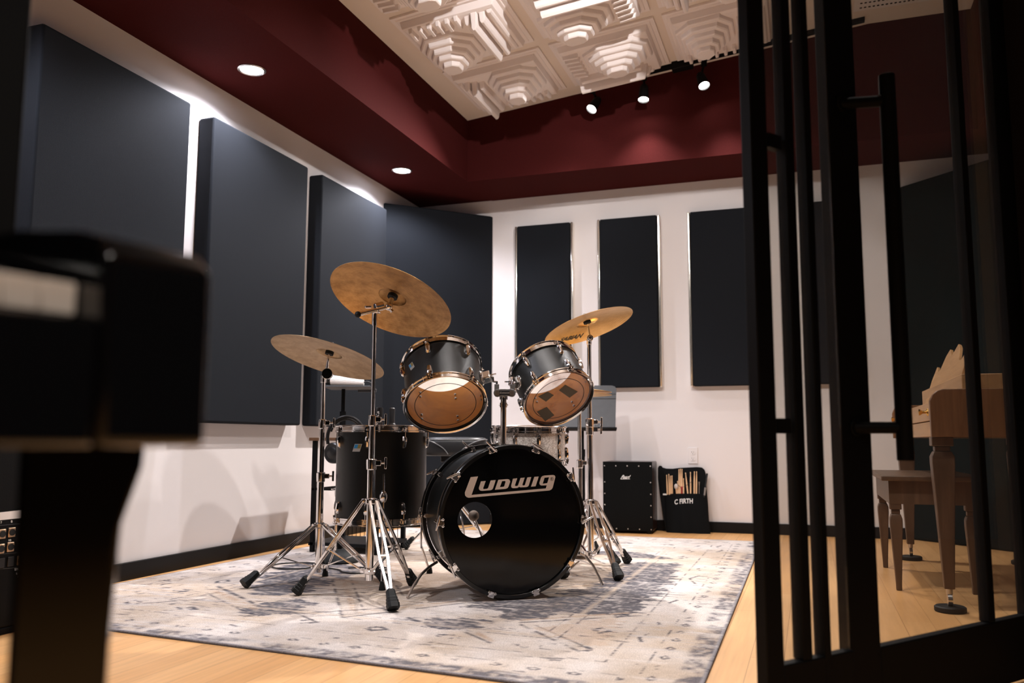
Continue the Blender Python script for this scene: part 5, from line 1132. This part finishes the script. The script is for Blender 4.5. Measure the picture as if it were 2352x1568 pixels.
# ------------------------------------------------------------------ brown spinet and bench behind the glass door
X0, Y0, Y1 = 0.437, 3.62, 5.25; XB = 1.08
r = thing('console_piano', 'brown wooden console piano on tapered legs, seen through the glass door', 'piano', V((0.75, 4.4, 0)))
zb, zt4 = onY(2140, 1003, Y0).z, onY(2160, 893, Y0).z
prof = [(X0, zb), (XB, zb), (XB, zt4), (X0 + 0.045, zt4), (X0 + 0.028, zt4 - 0.006), (X0 + 0.010, zt4 - 0.022), (X0, zt4 - 0.045)]
for nm, ya, yb in (('side_panel', Y0, Y0 + 0.035), ('side_panel', Y1 - 0.035, Y1)):
    MB().loft([[V((x, y, z)) for x, z in prof] for y in (ya, yb)]).build(nm, WALNUT, r, bevel=0.003)
MB().box(((X0 + 0.03 + XB) / 2, (Y0 + Y1) / 2, zb + 0.005), (XB - X0 - 0.03, Y1 - Y0 - 0.071, 0.012)).build('bottom_board', DARKWOOD, r)
fz = zb + 0.135
MB().box((X0 + 0.025, (Y0 + Y1) / 2, zb + 0.031), (0.02, Y1 - Y0 - 0.072, 0.060)).build('lower_rail', LIGHTWOOD, r, bevel=0.002)
df_ = MB().box((X0 + 0.025, (Y0 + Y1) / 2, zb + 0.101), (0.02, Y1 - Y0 - 0.072, 0.072)).build('fallboard_front', LIGHTWOOD, r, bevel=0.002)
for y in (Y0 + 0.20, Y1 - 0.20):
    m = MB(); p = V((X0 + 0.015, y, zb + 0.100)); m.lathe(p, V((-1, 0, 0)), [(0, 0), (0.016, 0), (0.014, 0.003), (0.006, 0.008), (0.006, 0.020), (0.012, 0.028), (0.013, 0.034), (0, 0.037)], 20); m.build('brass_knob', BRASS, df_)
m = MB(); m.box(((X0 + 0.04 + XB) / 2, (Y0 + Y1) / 2, zt4 - 0.050), (XB - X0 - 0.05, Y1 - Y0 - 0.072, 0.016), None); m.build('lid', WALNUT, r, bevel=0.002)
m = MB(); m.box((X0 + 0.36, (Y0 + Y1) / 2, zt4 + 0.018), (0.44, Y1 - Y0 - 0.35, 0.100)); m.build('upper_case', LIGHTWOOD, r, bevel=0.003)
md = MB(); yy = Y0 + 0.28; o3 = V((X0 + 0.13, yy, zt4 - 0.01)); ud = V((0, 1, 0)); vd = V((0.32, 0, 1)).normalized(); nd = ud.cross(vd)
ol = [(0, 0), (1.0, 0), (1.0, 0.13), (0.94, 0.20), (0.86, 0.165), (0.78, 0.17), (0.70, 0.235), (0.62, 0.26), (0.5, 0.215), (0.38, 0.26), (0.30, 0.235), (0.22, 0.17), (0.14, 0.165), (0.06, 0.20), (0, 0.13)]
md.prism([ol], lambda u, v: o3 + ud * u + vd * v, 0.014, nrm=nd); md.build('music_desk', LIGHTWOOD, r, bevel=0.002)
def turned_leg(root, x, y, ztop, w, foot, caster, name='leg'):
    m = MB(); S = lambda z, h: [V((x + a * h, y + b * h, z)) for a, b in ((-1, -1), (1, -1), (1, 1), (-1, 1))]
    m.loft([S(ztop, w), S(ztop - 0.035, w)]); m.loft([S(ztop - 0.035, w * 0.72), S(ztop - 0.055, w * 0.72)])
    m.loft([S(ztop - 0.055, w * 0.80), S(ztop - 0.075, w * 1.05), S(ztop - 0.10, w * 1.05), S(foot + 0.03, w * 0.50), S(foot, w * 0.48)]); lg = m.build(name, DARKWOOD, root, bevel=0.003)
    if caster:
        m = MB(); m.cyl((x, y, foot), (x, y, foot - 0.02), 0.012, n=14); m.cyl((x - 0.008, y, 0.045), (x + 0.008, y, 0.045), 0.024, n=20); m.build('caster', STEEL, lg)
        m = MB(); m.lathe((x, y, 0), UP, [(0, 0.022), (0.050, 0.022), (0.056, 0.018), (0.056, 0.004), (0.052, 0.0), (0, 0.0)], 32); m.build('floor_cup', RUBBER, lg)
for x, y in ((0.478, 3.69), (0.495, 5.20), (1.03, 3.69), (1.03, 5.20)): turned_leg(r, x, y, zb, 0.038, 0.085, True)
bn = thing('piano_bench', 'brown wooden bench on tapered legs, pushed under the console piano', 'bench', V((0.52, 4.55, 0)))
zbn = onY(2035, 1098, 4.08).z; bx0, bx1, by0, by1 = 0.285, 0.690, 4.08, 4.90
MB().box(((bx0 + bx1) / 2, (by0 + by1) / 2, zbn), (bx1 - bx0, by1 - by0, 0.022)).build('seat', DARKWOOD, bn, bevel=0.005, seg=3)
m = MB(); ap = 0.10
for (a, b, c_, d_) in ((bx0 + 0.03, by0 + 0.03, bx1 - 0.03, by0 + 0.05), (bx0 + 0.03, by1 - 0.05, bx1 - 0.03, by1 - 0.03), (bx0 + 0.03, by0 + 0.05, bx0 + 0.05, by1 - 0.05), (bx1 - 0.05, by0 + 0.05, bx1 - 0.03, by1 - 0.05)):
    m.box(((a + c_) / 2, (b + d_) / 2, zbn - 0.011 - ap / 2), (c_ - a, d_ - b, ap))
m.build('apron', DARKWOOD, bn, smooth=False)
for x in (bx0 + 0.055, bx1 - 0.055):
    for y in (by0 + 0.055, by1 - 0.055): turned_leg(bn, x, y, zbn - 0.10, 0.024, 0.0, False)

# ------------------------------------------------------------------ black piano in the foreground, left
K0 = at(176, 690, 0.555); kd = (RT * math.sin(R_(32)) + V((FW.x, FW.y, 0)).normalized() * math.cos(R_(32))); kd = V((kd.x, kd.y, 0)).normalized(); kb = rotz(kd, math.pi / 2)
r = thing('upright_piano', 'glossy black piano end close to the lens at left, white keys showing', 'piano', V((K0.x, K0.y, 0)))
zk0, zk1 = at(176, 726, 0.555).z, at(176, 650, 0.555).z; KF = V((K0.x, K0.y, 0))
def kp(a, b, z): return KF + kd * a + kb * b + UP * z
def kbox(mb, a0, a1, b0, b1, z0, z1): mb.box(kp((a0 + a1) / 2, (b0 + b1) / 2, (z0 + z1) / 2), (a1 - a0, b1 - b0, z1 - z0), (kd, kb, UP))
zkb = 0.635; LP = 1.30; CK = 0.083
for k in range(10):
    m = MB(); kbox(m, -0.0236 * (k + 1) + 0.0005, -0.0236 * k - 0.0005, 0.0, 0.15, zk0, zk1); m.build('white_key', IVORY, r, bevel=0.0012)
for k in (0, 1, 3, 4, 5, 7, 8):
    m = MB(); kbox(m, -0.0236 * (k + 1) - 0.006, -0.0236 * (k + 1) + 0.006, 0.05, 0.15, zk1, zk1 + 0.012); m.build('black_key', PLASTIC, r, bevel=0.0015)
m = MB(); kbox(m, -LP, 0.0, -0.028, 0.0, zkb, zk0 - 0.004); kbox(m, -LP, CK, -0.02, 0.50, zkb - 0.0, zk0 - 0.006); m.build('key_bed', GLOSSB, r, bevel=0.004)
zc_ = at(470, 596, 0.645).z
pr_ = [(-0.030, zkb), (0.20, zkb), (0.20, zc_ + 0.016), (0.085, zc_ + 0.014), (0.05, zc_ + 0.009), (0.012, zc_ + 0.004), (-0.018, zc_ - 0.004), (-0.030, zc_ - 0.018)]
MB().loft([[kp(a, b, z) for b, z in pr_] for a in (0.001, CK)]).build('cheek', GLOSSB, r, bevel=0.006, seg=3)
m = MB(); kbox(m, -LP, CK, 0.15, 0.50, zk0 - 0.006, zc_ + 0.010); m.build('case', GLOSSB, r, bevel=0.010, seg=3)
m = MB(); m.loft([[kp(a, b, z) for b, z in ((0.146, zk1 + 0.002), (0.150, zc_ + 0.010), (0.165, zc_ + 0.010), (0.165, zk1 + 0.002))] for a in (-LP, 0.0)]); m.build('fallboard', GLOSSB, r, bevel=0.003)
# front leg with its curved bracket
la, lb_ = -0.0, 0.035
lc = at(152, 1150, 0.64); la = (lc - KF).dot(kd); lb_ = (lc - KF).dot(kb)
ly = V((lc.x - CAM.x, lc.y - CAM.y, 0)).normalized(); ly = rotz(ly, R_(-4)); lx = rotz(ly, -math.pi / 2); L0 = V((lc.x, lc.y, 0)); D_l = proj(L0 + UP * 0.5)[2]
hw = 0.0315
pl = [(-hw * 1.05, zkb), (-hw * 1.0, 0.45), (-hw * 0.86, 0.0), (hw * 0.98, 0.0), (hw * 1.02, 0.30), (hw * 1.10, 0.50), (hw * 1.22, 0.575), (hw * 1.5, 0.605), (hw * 1.62, 0.618), (hw * 1.66, zkb)]
m = MB(); m.prism([pl], lambda u, v: L0 + lx * u + UP * v, 0.07, nrm=ly); m.build('leg', GLOSSB, r, bevel=0.004)

# ------------------------------------------------------------------ stage box by the left wall
XS = -2.52; zs_t = 0.60
r = thing('stage_box', 'black connector box with numbered sockets and a strip of white tape, at far left', 'stage box', V((-2.75, 2.05, 0)))
MB().box(((XL + XS) / 2 + 0.01, 1.80, 0.366), (XS - XL - 0.04, 1.10, 0.688)).build('cabinet', mat('black_tolex', (0.004, 0.004, 0.0043), 0.6, spec=0.12, bump=0.2, bscale=200), r, bevel=0.008, seg=3)
MB().box(((XL + XS) / 2 + 0.02, 1.80, 0.011), (XS - XL - 0.06, 1.08, 0.022)).build('plinth', BLACKM, r, bevel=0.003)
def sb_(px, py, off=0.0): return onX(px, py, XS - 0.01 + off)
m = MB(); a, b, c_, d_ = sb_(-60, 1183, 0.001), sb_(49, 1171, 0.001), sb_(50, 1189, 0.001), sb_(-60, 1201, 0.001); m.add([a, b, c_, d_, a - V((0.001, 0, 0)), b - V((0.001, 0, 0)), c_ - V((0.001, 0, 0)), d_ - V((0.001, 0, 0))], [(0, 1, 2, 3), (7, 6, 5, 4), (0, 4, 5, 1), (1, 5, 6, 2), (2, 6, 7, 3), (3, 7, 4, 0)]); m.build('tape_strip', WHITE, r, smooth=False)
def jack(px, py, w=0.026, h=0.031):
    c = sb_(px, py); m = MB(); m.box(c + V((0.002, 0, 0)), (0.004, w, h)); j = m.build('socket', GOLDJ, r, bevel=0.003)
    m = MB(); m.cyl(c + V((0.0041, 0, 0)), c + V((0.0062, 0, 0)), w * 0.42, n=20); m.build('hole', DARKHOLE, j)
for px, py in ((26, 1222), (4, 1226), (23, 1255.5), (1, 1260), (45, 1286)): jack(px, py)
for px, py in ((23, 1289), (2, 1293)): m = MB(); m.box(sb_(px, py) + V((0.002, 0, 0)), (0.004, 0.024, 0.032)); m.build('blank_cover', PLASTIC, r, bevel=0.002)
def stxt(t, px, py, w, h): text_on('lettering', t, lambda u, v: sb_(px + w * u, py - h * v - 0.09 * w * u, 0.0012), PRINT, r, True)
stxt('7', 1.5, 1202, 3, 5); stxt('8', 25, 1200, 3.5, 5.5); stxt('10', 20, 1243, 5.5, 5); stxt('SPEAKER', 33, 1310, 26, 5.5); stxt('LIVE', 37, 1319, 12, 5); stxt('1', 39.5, 1327, 1.6, 4.5)
for py in (1206, 1272, 1306):
    m = MB(); a, b = sb_(-40, py + 4, 0.0006), sb_(60, py - 5, 0.0006); m.cyl(a, b, 0.0007, n=6); m.build('panel_seam', DESK, r)
